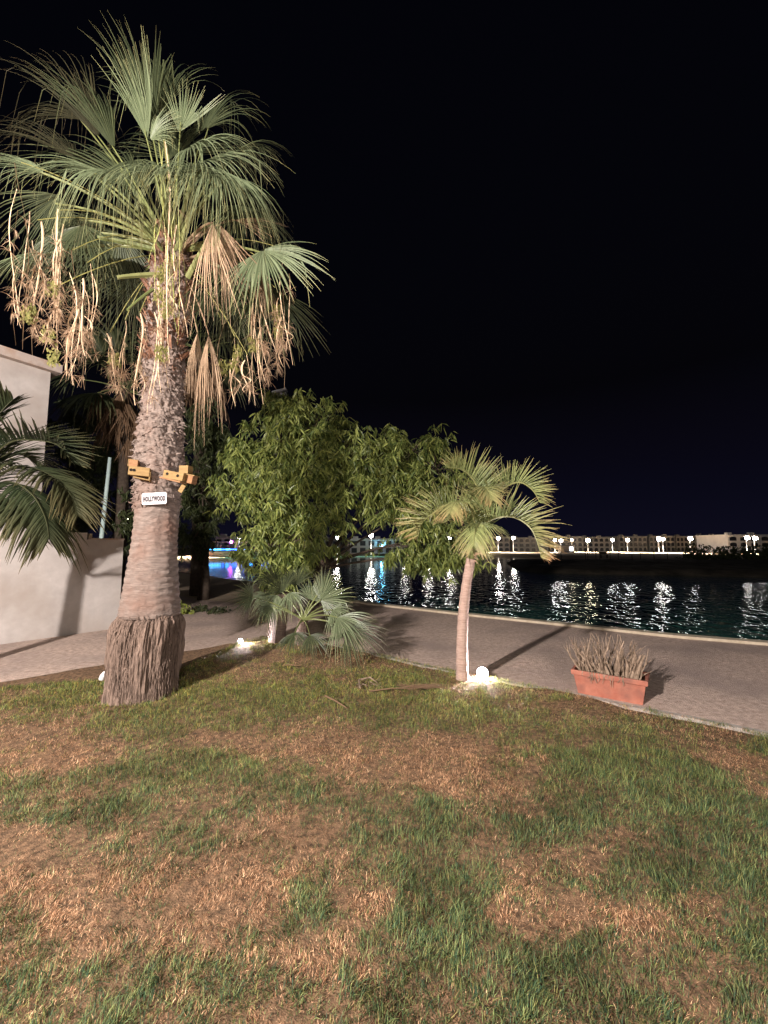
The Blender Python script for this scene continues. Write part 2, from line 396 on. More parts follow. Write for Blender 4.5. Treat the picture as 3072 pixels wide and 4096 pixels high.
def grass():
    specs=[(-2.3,2.3,1.25,2.2,36000),(-3.4,3.4,2.2,3.4,20000),(-5.2,5.2,3.4,5.2,10500),(-5.5,3.2,5.2,8.0,7500)]
    X=[];Y=[]
    for x0,x1,y0,y1,d in specs:
        n=int((x1-x0)*(y1-y0)*d); X.append(R.uniform(x0,x1,n)); Y.append(R.uniform(y0,y1,n))
    x=np.concatenate(X); y=np.concatenate(Y)
    k=inside(x,y)&(np.abs(x)<y*1.02+.25); x=x[k]; y=y[k]
    # the rest of the lawn round the viewer, a little thinner
    n=int(11.5*6.6*10500); xo=R.uniform(-5.5,6,n); yo=R.uniform(-1,5.6,n)
    k=inside(xo,yo)&~((np.abs(xo)<yo*1.02+.25)&(yo>1.25))&(np.abs(xo)<yo*1.02+3.2)
    x=np.concatenate([x,xo[k]]); y=np.concatenate([y,yo[k]])
    # clumping
    cl=fbm(x*18,y*18,o=2,seed=31); k=R.rand(len(x))<(.35+1.1*cl); x=x[k]; y=y[k]
    k=((x+2.82)**2+(y-4.67)**2)>.34**2; x=x[k]; y=y[k]
    g=growth(x,y); n=len(x); z=lawn_z(x,y)-.004
    alive=R.rand(n)<g
    # bare mulch patches: fewer blades
    keep=alive|(R.rand(n)<.85); x,y,z,g,alive=x[keep],y[keep],z[keep],g[keep],alive[keep]; n=len(x)
    h=np.where(alive,R.uniform(.016,.040,n)*(.7+.6*g),R.uniform(.010,.028,n))*(1+.12*np.clip(y-2.2,0,2))*(.45+1.15*fbm(x*15,y*15,o=2,seed=77))
    tall=(R.rand(n)<.02)&alive; h=np.where(tall,h*1.8,h)
    w=np.where(alive,R.uniform(.0013,.0030,n),R.uniform(.0011,.0026,n))*(1+.10*np.maximum(y-2,0))
    az=R.uniform(0,2*PI,n); lean=np.where(alive,R.uniform(.15,1.1,n),R.uniform(.4,1.25,n))
    wind=fbm(x*6,y*6,o=2,seed=41)*6.28*2; az=np.where(R.rand(n)<.5,wind+R.normal(0,.5,n),az)
    dx=np.cos(az)*np.sin(lean); dy=np.sin(az)*np.sin(lean); dz=np.cos(lean)
    sa=az+PI/2+R.normal(0,.6,n); sx=np.cos(sa)*w/2; sy=np.sin(sa)*w/2
    b=R.uniform(.0,.6,n)*h
    V=np.empty((n,5,3),np.float32)
    V[:,0]=np.stack([x-sx,y-sy,z],1); V[:,1]=np.stack([x+sx,y+sy,z],1)
    mx,my,mz=x+dx*h*.5,y+dy*h*.5,z+dz*h*.58
    V[:,2]=np.stack([mx+sx*.8,my+sy*.8,mz],1); V[:,3]=np.stack([mx-sx*.8,my-sy*.8,mz],1)
    tx,ty,tz=x+dx*(h+b*.5),y+dy*(h+b*.5),np.maximum(z+dz*h-b*.25,z+.004)
    V[:,4]=np.stack([tx,ty,tz],1)
    t=(R.rand(n)**1.5)[:,None]; t2=R.rand(n)[:,None]
    gr=np.array([.05,.085,.032])*(1-t)+np.array([.28,.33,.12])*t
    bl=np.array([.045,.095,.05]); gr=np.where(t2<.3,bl*(.7+.6*t),gr)
    ye=np.array([.30,.27,.09]); gr=np.where(t2>.93,ye,gr)
    dr=np.array([.34,.165,.08])*(1-t)+np.array([1.0,.64,.38])*t
    dr=np.where(t2<.2,np.array([.15,.075,.04]),dr)
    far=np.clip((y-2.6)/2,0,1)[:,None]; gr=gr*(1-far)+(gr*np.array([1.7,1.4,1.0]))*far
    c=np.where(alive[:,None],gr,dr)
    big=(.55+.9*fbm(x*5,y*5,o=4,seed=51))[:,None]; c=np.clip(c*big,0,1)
    me=bpy.data.meshes.new('grass'); nv=n*5
    me.vertices.add(nv); me.vertices.foreach_set('co',V.reshape(-1))
    base=(np.arange(n)*5)[:,None]
    lv=(base+np.array([0,1,2,3,3,2,4])).reshape(-1)
    me.loops.add(n*7); me.loops.foreach_set('vertex_index',lv.astype(np.int32))
    me.polygons.add(n*2)
    ls=((np.arange(n)*7)[:,None]+np.array([0,4])).reshape(-1)
    me.polygons.foreach_set('loop_start',ls.astype(np.int32))
    me.update(calc_edges=True)
    a=me.attributes.new('col','FLOAT_COLOR','POINT')
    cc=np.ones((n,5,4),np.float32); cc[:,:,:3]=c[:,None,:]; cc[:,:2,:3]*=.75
    a.data.foreach_set('color',cc.reshape(-1))
    me.materials.append(M['grass'])
    o=bpy.data.objects.new('grass',me); COL.objects.link(o); tag(o,'patchy green and straw brown grass covering the lawn','grass',kind='stuff')
    print('grass blades',n)
grass()

# ------------------------------------------------------------ leaf builders
DOWN=Vector((0,0,-1)); UP=Vector((0,0,1))
def fan(mb,H,T,face=.5,spread=150,droop=.2,nseg=40,twist=0,split=.5,asym=0,tint0=0.0,wid=1.0,nh=None,ragged=.12,mi=0):
    """fan leaf blade: hub H, tip T"""
    H=Vector(H);T=Vector(T); A=(T-H); L=A.length; A.normalize()
    s1=A.cross(UP); s1=s1.normalized() if s1.length>.05 else Vector((1,0,0))
    view=(nh or Vector((0,-1,.25))).normalized()
    s2=view.cross(A); s2=s2.normalized() if s2.length>.05 else s1
    if s1.dot(s2)<0: s1=-s1
    Sd=(s1*(1-face)+s2*face).normalized(); Sd=Matrix.Rotation(twist,3,A)@Sd; Nn=A.cross(Sd).normalized()
    if Nn.z<0: Nn=-Nn
    dth=math.radians(spread)/nseg
    ts=[.04,.22,.4,.52,.66,.8,.92,1.0]
    for i in range(nseg):
        a=(i+.5-nseg/2)*dth
        d=A*math.cos(a)+Sd*math.sin(a); s=-A*math.sin(a)+Sd*math.cos(a)
        Li=L*(.62+.38*math.cos(a*.9))*rnd(1-ragged*1.6,1+ragged*.5)*(1+asym*math.sin(a))
        pts=[];w=[]
        dr=droop*rnd(.7,1.35)*(1+.5*abs(math.sin(a)))
        lat=rnd(-.10,.10); broke=random.random()<.12; kk=rnd(.5,.8)
        sp_=split*rnd(.9,1.1)
        for t in ts:
            r=t*Li
            p=H+d*r+s*lat*Li*max(0,t-.5)+Nn*Li*.10*math.sin(min(t,.6)*PI*.8)*math.cos(a)
            p+=DOWN*dr*Li*t**2.6
            if t>.5: p+= -d*dr*Li*.35*(t-.5)**1.5*1.4
            if broke and t>kk: p+=DOWN*(t-kk)*Li*1.1-d*(t-kk)*Li*.7
            pts.append(p)
            hw=r*dth*1.02 if t<=sp_ else sp_*Li*dth*max(.04,1-(t-sp_)/(1-sp_))**.8
            w.append(max(hw*wid,.003))
        b=len(mb.v)
        mb.ribbon(pts,w,side=s,fold=.55 if i%2 else -.55,mi=mi)
        for j,t in enumerate(ts):
            tv=tint0+ (max(0,t-.72)*2.2*rnd(.3,1.2) if t>.7 else 0)
            for q in range(3): mb.t[b+j*3+q]=min(1,tv)
def curve3(a,b,c,n=8):
    return [Vector(a)*(1-t)**2+Vector(b)*2*t*(1-t)+Vector(c)*t*t for t in [i/n for i in range(n+1)]]
def petiole(mb,a,b,r0=.03,r1=.012,lift=.2,mi=0):
    a=Vector(a);b=Vector(b); mid=(a+b)/2+UP*lift*(b-a).length
    P=curve3(a,mid,b,7); mb.tube(P,[r0+(r1-r0)*i/7 for i in range(8)],6,mi=mi,flat=.55)
def feather(mb,P,nl=40,ll=.45,up=.5,fwd=.7,droop=.25,wid=.022,tintfn=None,start=.12,side_ref=None,mi=0):
    """feather leaf: rachis polyline P, leaflets both sides"""
    P=[Vector(p) for p in P]; n=len(P)
    mb.tube(P,[.014*(1-.85*i/(n-1))+.002 for i in range(n)],5,mi=mi,tint=.12)
    def at(t):
        t=t*(n-1); i=min(int(t),n-2); u=t-i; return P[i].lerp(P[i+1],u),(P[i+1]-P[i]).normalized()
    for k in range(nl):
        t=start+(1-start)*k/(nl-1)
        c,d=at(min(t,.999))
        sd=d.cross(UP) if side_ref is None else d.cross(side_ref)
        sd=sd.normalized() if sd.length>.02 else Vector((1,0,0))
        nn=sd.cross(d).normalized()
        for sg in(-1,1):
            l=ll*(.45+.55*math.sin(PI*min(1,(t*.85+.18))))*rnd(.75,1.2)*(1-.35*max(0,t-.8)/.2)
            fw=fwd*(1+.8*t)*rnd(.8,1.2)
            dirv=(sd*sg+d*fw+nn*up*rnd(.5,1.4)).normalized()
            pts=[c+dirv*l*u+DOWN*droop*l*u*u*rnd(.8,1.2) for u in(0,.25,.5,.75,1)]
            w=[wid*.5,wid,wid*.95,wid*.6,.002]
            b=len(mb.v); mb.ribbon(pts,w,side=(d-dirv*d.dot(dirv)),fold=.35,mi=mi)
            base=tintfn(t,sg) if tintfn else 0
            for j in range(5):
                tv=min(1,max(0,base*(.3+.7*j/4)+ (j/4)**3*rnd(.0,.5)))
                for q in range(3): mb.t[b+j*3+q]=tv

# ------------------------------------------------------------ big fan palm
base=gp(565,2785); base.z=0
big=empty('fan_palm',base,'tall fan palm with shaggy root base, hung with dried stalks, in the lawn','palm tree')
Y0=4.55
tr=[(2830,566,146),(2785,566,145),(2700,570,141),(2600,577,142),(2530,585,142),(2480,594,127),(2462,597,116),(2450,598,114),(2350,606,102),(2250,613,92),(2167,618,84),(2050,628,83),(1950,636,86),(1850,640,92),(1770,640,90),(1700,648,86),(1630,651,77),(1480,656,77),(1330,665,72),(1250,674,76),(1150,684,84),(1050,690,76),(980,692,60)]
cen=[];rad=[];zz=[]
for y,c,h in tr:
    p=dp(c+(3 if y>2455 else 0),y,Y0+.12); zz.append(p.z); cen.append(p.x); rad.append(h/F*Y0*((.85 if y>2490 else .9) if y>2455 else .96))
zz=np.array(zz); cen=np.array(cen); rad=np.array(rad)
def trunk_mesh(z0,z1,nz,na,dispf):
    z=np.linspace(z0,z1,nz); a=np.linspace(0,2*PI,na,endpoint=False)
    A,Z=np.meshgrid(a,z); r=np.interp(Z,zz,rad); cx=np.interp(Z,zz,cen)
    r=r+dispf(A,Z,r)
    X=cx+r*np.cos(A); Yv=Y0+.12+r*np.sin(A)
    mb=MB(); v=np.stack([X,Yv,Z],2).reshape(-1,3)
    f=[(i*na+j,i*na+(j+1)%na,(i+1)*na+(j+1)%na,(i+1)*na+j) for i in range(nz-1) for j in range(na)]
    mb.add(v.tolist(),f); return mb
zc=np.interp(0,[0],[0])
zsk=float(dp(590,2458,Y0).z)
def dskirt(A,Z,r):
    c,s=np.cos(A),np.sin(A)
    d=(fbm(c*9,s*9,Z*1.6,o=4,seed=61)-.5)*.06+(fbm(c*34,s*34,Z*4,o=3,seed=62)-.5)*.05
    d+=(vnoise(c*2.2,s*2.2,Z*2,seed=63)-.5)*.10+(fbm(c*5,s*5,Z*5,o=3,seed=68)-.5)*.07
    d-=.055*np.exp(-(zsk-Z)/.035)
    return d
def dtrunk(A,Z,r):
    c,s=np.cos(A),np.sin(A)
    up_=np.clip((Z-2.1)/.6,0,1)
    ring=(np.abs(((Z*13+vnoise(c*2,s*2,Z*2,seed=64)*1.4)%1)-.5)-.25)*.022
    shag=(fbm(c*4,s*4,Z*14,o=4,seed=65)-.5)*.075*up_+(fbm(c*10,s*10,Z*30,o=3,seed=66)-.5)*.03*(.35+up_)
    return ring*(1+.6*up_)+shag+(fbm(c*2,s*2,Z*2,o=2,seed=67)-.5)*.04
sk=trunk_mesh(-.05,zsk,120,260,dskirt); 
# loose root fibres hanging down over the base
for k in range(1100):
    a=rnd(0,2*PI); zt=rnd(.12,zsk+rnd(-.02,.05)); zb=max(.02,zt-rnd(.12,.5)); pts=[]
    for u in range(6):
        z=zt+(zb-zt)*u/5; r=np.interp(z,zz,rad)+.004+.015*math.sin(u*1.3+k); aa=a+rnd(-.02,.02)
        pts.append((np.interp(z,zz,cen)+r*math.cos(aa),Y0+.12+r*math.sin(aa),z))
    sk.tube(pts,[.0035,.0045,.004,.0035,.003,.001],3,cap=False)
sk.build('root_base',M['fibre'],big,smooth=False)
trk=trunk_mesh(zsk-.03,float(zz[-1]),420,200,dtrunk)
# torn bark flakes on the upper trunk
for k in range(900):
    a=rnd(PI,2*PI) if random.random()<.8 else rnd(0,PI); z=rnd(2.15,zz[-1]-.1); r=np.interp(z,zz,rad)+rnd(0,.02); cx=np.interp(z,zz,cen)
    o_=Vector((math.cos(a),math.sin(a),0)); p=Vector((cx,Y0+.12,z))+o_*r; t_=Vector((-math.sin(a),math.cos(a),0))
    l=rnd(.03,.09); dr_=(t_*rnd(-1,1)+UP*rnd(-.7,.4)+o_*rnd(.15,.6)).normalized()
    trk.ribbon([p-dr_*l*.3,p+dr_*l*.35,p+dr_*l*.8+DOWN*.01],[rnd(.006,.022),rnd(.008,.02),.002],side=t_.cross(dr_))
trk.build('trunk',M['bark1'],big,smooth=True)
# old leaf bases under the crown
mb=MB()
for k in range(150):
    z=rnd(zz[-6],zz[-1]+.05); a=rnd(0,2*PI); r=np.interp(z,zz,rad)*.85; cx=np.interp(z,zz,cen)
    o_=Vector((math.cos(a),math.sin(a),0)); p=Vector((cx,Y0+.12,z))+o_*r; t_=Vector((-math.sin(a),math.cos(a),0))
    l=rnd(.10,.22); d=(UP*rnd(.4,1.1)+o_*rnd(.35,.9)+t_*rnd(-.3,.3)).normalized()
    w=rnd(.05,.10); mb.ribbon([p,p+d*l*.5,p+d*l],[w*1.3,w,w*rnd(.2,.6)],side=t_,fold=.6)
for k in range(260):
    z=rnd(zz[-6]-.1,zz[-1]); a=rnd(0,2*PI); r=np.interp(z,zz,rad); cx=np.interp(z,zz,cen)
    o_=Vector((math.cos(a),math.sin(a),0)); p=Vector((cx,Y0+.12,z))+o_*r
    q=p+o_*rnd(.02,.1)+UP*rnd(-.15,.06); mb.tube([p,(p+q)/2+UP*.02,q],[.005,.004,.001],3,cap=False)
mb.build('leaf_bases',M['boots'],big)
C=dp(690,1010,Y0+.12)
fans=[ # hub(px,py,Y) tip(px,py,Y) face spread droop mat
((590,560,4.45),(440,60,4.2),.85,36,.08,'fan'),
((600,560,4.4),(740,440,4.3),.85,110,.15,'fan'),
((610,545,4.7),(530,90,5.0),.8,34,.10,'fandk'),
((715,530,4.4),(765,265,4.3),.85,75,.10,'fan'),
((760,600,4.2),(1060,520,3.9),.7,160,.42,'fan'),
((800,650,4.4),(1170,640,4.2),.6,160,.42,'fan'),
((830,730,4.6),(1190,800,4.6),.5,150,.40,'fandk'),
((880,820,5.0),(1180,930,5.2),.5,150,.40,'fandk'),
((1050,1000,4.2),(1250,1180,4.0),.8,170,.16,'fan'),
((1060,1150,4.9),(1190,1440,4.9),.7,150,.15,'fandk'),
((460,600,4.6),(240,270,4.8),.7,42,.12,'fandk'),
((400,560,5.1),(170,170,5.4),.7,40,.2,'fanshade'),
((420,700,4.2),(50,600,4.0),.5,150,.35,'fan'),
((460,690,4.0),(300,720,3.5),.35,170,.75,'fan'),
((300,640,4.9),(60,430,5.0),.6,130,.35,'fanshade'),
((190,1010,4.5),(-120,1120,4.2),.6,150,.25,'fan'),
((170,690,4.2),(-120,600,4.0),.6,150,.25,'fan'),
((350,860,4.6),(110,1020,4.8),.5,150,.45,'fandk'),
((430,900,5.2),(250,1200,5.5),.5,150,.35,'fandk'),
((560,760,5.0),(300,540,5.6),.6,120,.2,'fandk'),
((650,450,5.3),(660,170,5.7),.6,80,.25,'fandk'),
((820,520,5.2),(1000,330,5.6),.6,160,.35,'fandk'),
((900,640,5.2),(1170,540,5.6),.6,150,.40,'fandk'),
((540,640,4.0),(440,760,3.6),.35,150,.7,'fandk'),
((850,680,4.0),(960,790,3.6),.35,150,.6,'fan'),
((500,840,5.4),(300,1000,6.2),.6,150,.4,'fandk'),
((920,1000,5.3),(1150,1180,5.9),.6,150,.4,'fandk'),
((330,480,5.3),(170,400,5.8),.6,120,.4,'fanshade'),
((700,640,5.4),(760,420,6.2),.6,150,.3,'fandk'),
((560,1100,5.3),(430,1400,5.7),.5,130,.25,'fandk'),
((900,1180,5.3),(960,1480,5.7),.5,130,.25,'fandk'),
((640,700,3.9),(560,620,3.3),.4,150,.45,'fan'),
((480,930,4.9),(400,1250,5.0),.5,150,.25,'fandk'),((330,900,4.4),(230,1180,4.2),.6,140,.25,'fandk'),((960,820,4.6),(1090,1080,4.5),.6,150,.3,'fandk'),((900,1060,4.8),(1020,1360,4.8),.6,130,.2,'fandk'),((880,700,4.1),(1080,820,3.8),.5,150,.5,'fan'),((240,780,4.6),(90,1060,4.7),.6,130,.3,'fandk'),((680,560,4.9),(560,300,5.3),.7,60,.2,'fandk'),
((780,700,3.9),(860,640,3.3),.4,150,.45,'fan'),
]
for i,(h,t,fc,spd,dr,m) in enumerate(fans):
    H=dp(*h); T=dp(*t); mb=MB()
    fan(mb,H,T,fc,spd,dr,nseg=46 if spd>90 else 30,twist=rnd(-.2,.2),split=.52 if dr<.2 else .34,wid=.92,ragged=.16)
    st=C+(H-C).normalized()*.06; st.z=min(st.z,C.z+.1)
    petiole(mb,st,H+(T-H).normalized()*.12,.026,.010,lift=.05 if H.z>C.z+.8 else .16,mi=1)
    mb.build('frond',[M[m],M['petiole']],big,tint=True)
dead=[((850,890,4.2),(905,1280,4.05),35,.9),((880,900,4.3),(985,1200,4.2),40,.9),((940,880,4.4),(1090,930,4.3),30,.5),((835,1340,4.5),(838,1690,4.45),16,1.3),((790,1330,4.7),(780,1550,4.7),20,.9),((1040,1040,4.6),(1060,1250,4.6),20,.9)]
for h,t,spd,w in dead:
    H=dp(*h); T=dp(*t); mb=MB()
    fan(mb,H,T,.8,spd,.03,nseg=26,split=.35,wid=w*1.6,ragged=.3,twist=.5)
    fan(mb,H,T+Vector((.05,.05,.1)),.8,spd*.8,.05,nseg=16,split=.3,wid=w*2,ragged=.4,twist=-.6)
    st=C+DOWN*.15+(H-C).normalized()*.08
    petiole(mb,st,H,.02,.010,lift=.28)
    o=mb.build('dead_frond',M['dead'],big,tint=True); o['label']='withered tan frond hanging down'
# hanging dried flower stalks
def stalkset(px,py0,py1,Y,n,fan_w=30,tufts=3,fruit=(),mt='straw',bow=True):
    mb=MB(); tf=MB(); top=dp(px,py0,Y)
    if bow:
        P=curve3(C+(top-C).normalized()*.08,(C+top)/2+UP*rnd(.15,.4),top,8); mb.tube(P,[.005]*9,4,mi=1)
    for k in range(n+1):
        a=dp(px+rnd(-1,1)*fan_w*.7,py0+(rnd(.05,.65) if k else 0)*(py1-py0),Y+rnd(-.08,.08)); b=dp(px+rnd(-1.4,1.4)*fan_w,py1-rnd(0,.3)*(py1-py0)*(0 if k==0 else 1),Y+rnd(-.1,.1))
        ph=rnd(0,6.28); f1=rnd(3,6); f2=rnd(8,13); a1=rnd(.015,.06); m_=14; pts=[]
        for u in range(m_):
            t=u/(m_-1); p=a.lerp(b,t); p+=Vector((math.sin(t*f1+ph)*a1+math.sin(t*f2+ph)*.006,math.cos(t*f1+ph)*.02,0)); pts.append(p)
        w0=rnd(.006,.022); wd=[w0*(.3+.7*abs(math.sin(t*.55+ph)))*(1-.75*(t/(m_-1))**2)+.002 for t in range(m_)]
        mb.ribbon(pts,wd,side=Vector((math.cos(ph),math.sin(ph),0)),fold=.5)
        for q in range(tufts):
            p=pts[random.randrange(2,m_-1)]
            for z in range(11):
                d=Vector((rnd(-1,1),rnd(-1,1),rnd(-1.2,.6))).normalized()*rnd(.03,.13)
                tf.ribbon([p,p+d*.5,p+d+DOWN*.03],[.005,.004,.001],side=d.orthogonal())
    fr=[]
    o=mb.build('flower_stalk',[M[mt],M['fruit']],big,smooth=False)
    if tufts: tf.build('dry_flowers',M['tuft'],o)
    for fx,fy in fruit:
        fb=MB(); c=dp(fx,fy,Y)
        for z in range(70):
            q=c+Vector((rnd(-1,1)*.05,rnd(-1,1)*.05,rnd(-1.6,1)*.06)); d=Vector((rnd(-.5,.5),rnd(-.5,.5),-1)).normalized()*rnd(.02,.05)
            fb.ribbon([q,q+d*.5,q+d],[.012,.016,.004],side=d.orthogonal())
        f_=fb.build('seed_cluster',M['fruit'],o)
stalkset(85,650,1400,3.9,4,35,3,((110,1250),))
stalkset(150,880,1330,3.9,4,25,4)
stalkset(165,1180,1420,3.9,4,35,3,((120,1245),))
stalkset(240,840,1400,3.95,5,30,5,((215,1150),(195,1330),(215,1420)))
stalkset(290,1000,1550,3.95,7,45,5)
stalkset(350,1050,1500,4.1,4,30,3)
stalkset(440,1330,1560,4.6,3,30,4,((460,1430),))
stalkset(500,1280,1600,4.6,3,40,3)
stalkset(560,1250,1620,4.4,4,20,2)
stalkset(640,600,1240,3.95,3,25,1,((650,1080),),'sheathgreen')
stalkset(655,560,1450,3.95,3,25,1,((640,1170),(665,1230)))
stalkset(700,700,1380,3.95,4,40,1,(),'sheathgreen')
stalkset(635,1160,1660,4.0,5,25,2,((645,1400),))
stalkset(710,900,1350,4.0,3,25,1)
stalkset(1020,1020,1620,4.3,4,25,2,((1015,1370),))
stalkset(1060,1080,1530,4.3,4,30,2,((1110,1240),(1115,1310)))
stalkset(1100,1150,1560,4.25,4,30,5)
stalkset(1140,1000,1460,4.25,4,25,3)
stalkset(940,1350,1640,4.6,3,15,2,((950,1400),(935,1450)))
stalkset(885,1280,1610,4.6,2,8,1,((890,1460),))
stalkset(990,1420,1620,4.5,2,10,2)
# upright cut stubs and green petioles around the heart
mb=MB()
for h,t in [((700,1000),(780,830)),((720,1000),(760,850)),((640,980),(545,880)),((650,1000),(560,900)),((620,1000),(390,950)),((640,1100),(470,1110)),((610,1160),(510,1240)),((750,1110),(820,980))]:
    petiole(mb,dp(*h,4.4),dp(*t,4.15),.034,.022,lift=.05)
mb.build('leaf_stalk',M['petiole'],big)

# ------------------------------------------------------------ background fan palms (dark)
def bg_palm(bx,by,Y,crown,trr,label,nf,rad_,name='fan_palm',skirt=True):
    b=Vector((dp(bx,by,Y).x,Y,0)); e=empty(name,b,label,'palm tree','fan palms standing in the dark')
    c=dp(crown[0],crown[1],Y)
    mb=MB(); P=curve3(b,(b+c)/2+Vector((.15,0,0)),c,14); mb.tube(P,[trr*(1.25-.4*i/14) for i in range(15)],14)
    mb.build('trunk',M['bark3'],e,smooth=True)
    for i in range(nf):
        a=i*2.399; el=rnd(-.5,1.1); d=Vector((math.cos(a)*math.cos(el),math.sin(a)*math.cos(el),math.sin(el)))
        H=c+d*rad_*.45; T=H+ (d+DOWN*.25).normalized()*rad_*.6; mb=MB()
        fan(mb,H,T,.2,140,.35,nseg=22); petiole(mb,c,H,.03,.012,lift=.1,mi=1); mb.build('frond',[M['fandk'],M['petiole']],e,tint=True)
    if skirt:
        for i in range(30):
            a=i*2.399; d=Vector((math.cos(a),math.sin(a),0)); H=c+d*rad_*rnd(.1,.3)+DOWN*rnd(.2,1.7); T=H+DOWN*rnd(.8,1.5)+d*rnd(.0,.25); mb=MB()
            fan(mb,H,T,.3,50,.02,nseg=14,wid=1.3,ragged=.3); petiole(mb,c,H,.02,.01,lift=.2); o=mb.build('dead_frond',M['deaddk'],e,tint=True)
    return e
M['deaddk']=leafmat('dead_leaf_dark',(.13,.08,.045),(.22,.14,.085),.85,.1,.2)
bg_palm(470,2250,13,(500,1560),.17,'dim fan palm with hanging dead skirt behind the garden wall, left of the lit trunk',16,2.6)
bg_palm(800,2250,14.5,(800,1400),.25,'dim fan palm standing in the dark right behind the lit trunk',14,2.6)

# ------------------------------------------------------------ feather palms
def fpalm(base,top,r0,r1,label,mt,fronds,bend=Vector((0,0,0)),ll=.42,barkm='bark2',group=None):
    e=empty('feather_palm',base,label,'palm tree',group)
    P=curve3(base+DOWN*.05,(Vector(base)+Vector(top))/2+bend,top,40); n=len(P)
    mb=MB(); rr=[(r0+(r1-r0)*min(1,i/(n*.8)))*(1+.05*math.sin(i*1.9))+(.035*max(0,1-i/4)) for i in range(n)]
    mb.tube(P,rr,18); mb.build('trunk',M[barkm],e,smooth=True)
    mb=MB(); t=Vector(top); mb.tube([t,t+UP*.15+Vector((.01,0,0)),t+UP*.35+Vector((.03,0,0))],[r1*.85,r1*.9,r1*.45],10,tint=.1)
    mb.build('crown_shaft',M['petiole'],e,smooth=True)
    for fr in fronds:
        mb=MB(); pts=[Vector(p) for p in fr['p']]
        # catmull
        Q=[]; PP=[pts[0]]+pts+[pts[-1]+(pts[-1]-pts[-2])*.5]
        for i in range(1,len(PP)-2):
            for k in range(5):
                u=k/5; a,b,c,d=PP[i-1],PP[i],PP[i+1],PP[i+2]
                Q.append(.5*((2*b)+(c-a)*u+(2*a-5*b+4*c-d)*u*u+(3*b-a-3*c+d)*u**3))
        Q.append(PP[-2])
        feather(mb,Q,nl=fr.get('n',50),ll=fr.get('l',ll),up=fr.get('up',.6),droop=fr.get('dr',.12),wid=fr.get('w',.014),fwd=fr.get('fwd',.7),tintfn=fr.get('t'),side_ref=fr.get('sr'))
        mb.build('frond',M[mt],e,tint=True)
    return e
Yp=4.85
bp_=gp(1852,2742); tp_=dp(1885,2235,Yp)
cr=dp(1915,2130,Yp)
def q(l): return [dp(*a) for a in l]
red=lambda k:(lambda t,sg: max(0,(t-.45))*k*.8)
yf=[dict(p=q([(1915,2150,4.85),(1925,2020,4.85),(1900,1930,4.8),(1850,1880,4.7),(1790,1870,4.6)]),l=.44,up=1.7,t=red(.3)),
 dict(p=q([(1925,2150,4.85),(1960,2020,4.9),(2020,1950,4.9),(2080,1930,4.85),(2130,1960,4.8),(2160,2010,4.75)]),l=.44,up=1.8,t=red(.25)),
 dict(p=q([(1925,2140,4.8),(1945,2090,4.75),(2000,2068,4.65),(2060,2070,4.55),(2120,2110,4.45),(2150,2170,4.4),(2165,2230,4.4)]),l=.47,up=1.8,t=red(1.3)),
 dict(p=q([(1905,2140,4.8),(1860,2070,4.7),(1800,2040,4.6),(1740,2050,4.5),(1690,2090,4.45),(1670,2150,4.4)]),l=.44,up=1.7,t=red(1.0)),
 dict(p=q([(1905,2130,4.75),(1890,2050,4.6),(1860,2010,4.4),(1820,2010,4.2),(1800,2050,4.05)]),l=.36,up=.1,dr=.5,t=red(.9)),
 dict(p=q([(1915,2130,4.75),(1925,2020,4.7),(1930,1960,4.5),(1945,1950,4.3),(1970,2000,4.15)]),l=.36,up=.2,dr=.3,t=red(.8)),
 dict(p=q([(1915,2150,4.85),(1925,2000,4.9),(1915,1930,5.0),(1900,1880,5.1)]),l=.42,up=1.3,t=red(.2)),
 dict(p=q([(1925,2150,4.9),(1955,2020,5.0),(1980,1960,5.2),(2010,1950,5.4)]),l=.4,up=1.4,t=red(1.2)),
 dict(p=q([(1925,2150,4.95),(1945,2080,5.2),(1990,2050,5.5),(2040,2070,5.7)]),l=.42,up=.6,t=red(.5)),
 dict(p=q([(1910,2150,4.95),(1870,2080,5.2),(1820,2060,5.5),(1780,2090,5.7)]),l=.42,up=.6,t=red(.5)),
 dict(p=q([(1918,2120,4.8),(1930,2100,4.6),(1920,2090,4.4),(1900,2130,4.2),(1895,2180,4.1)]),l=.36,up=.0,dr=.5,t=red(.4)),
]
yp=fpalm(bp_,tp_,.078,.056,'young leaning feather palm with reddish leaf tips beside the glaring ground light','pinn',yf,bend=Vector((-.10,0,.1)),ll=.38)
mb=MB() # dry sheath remains
for k in range(26):
    a=tp_+UP*rnd(-.02,.15); d=Vector((rnd(-1,1),rnd(-1,.3),rnd(-.3,1))).normalized()*rnd(.08,.25)
    mb.ribbon([a,a+d*.5,a+d+DOWN*.04],[.02,.015,.003],side=d.orthogonal())
mb.build('dry_sheath',M['dead'],yp)
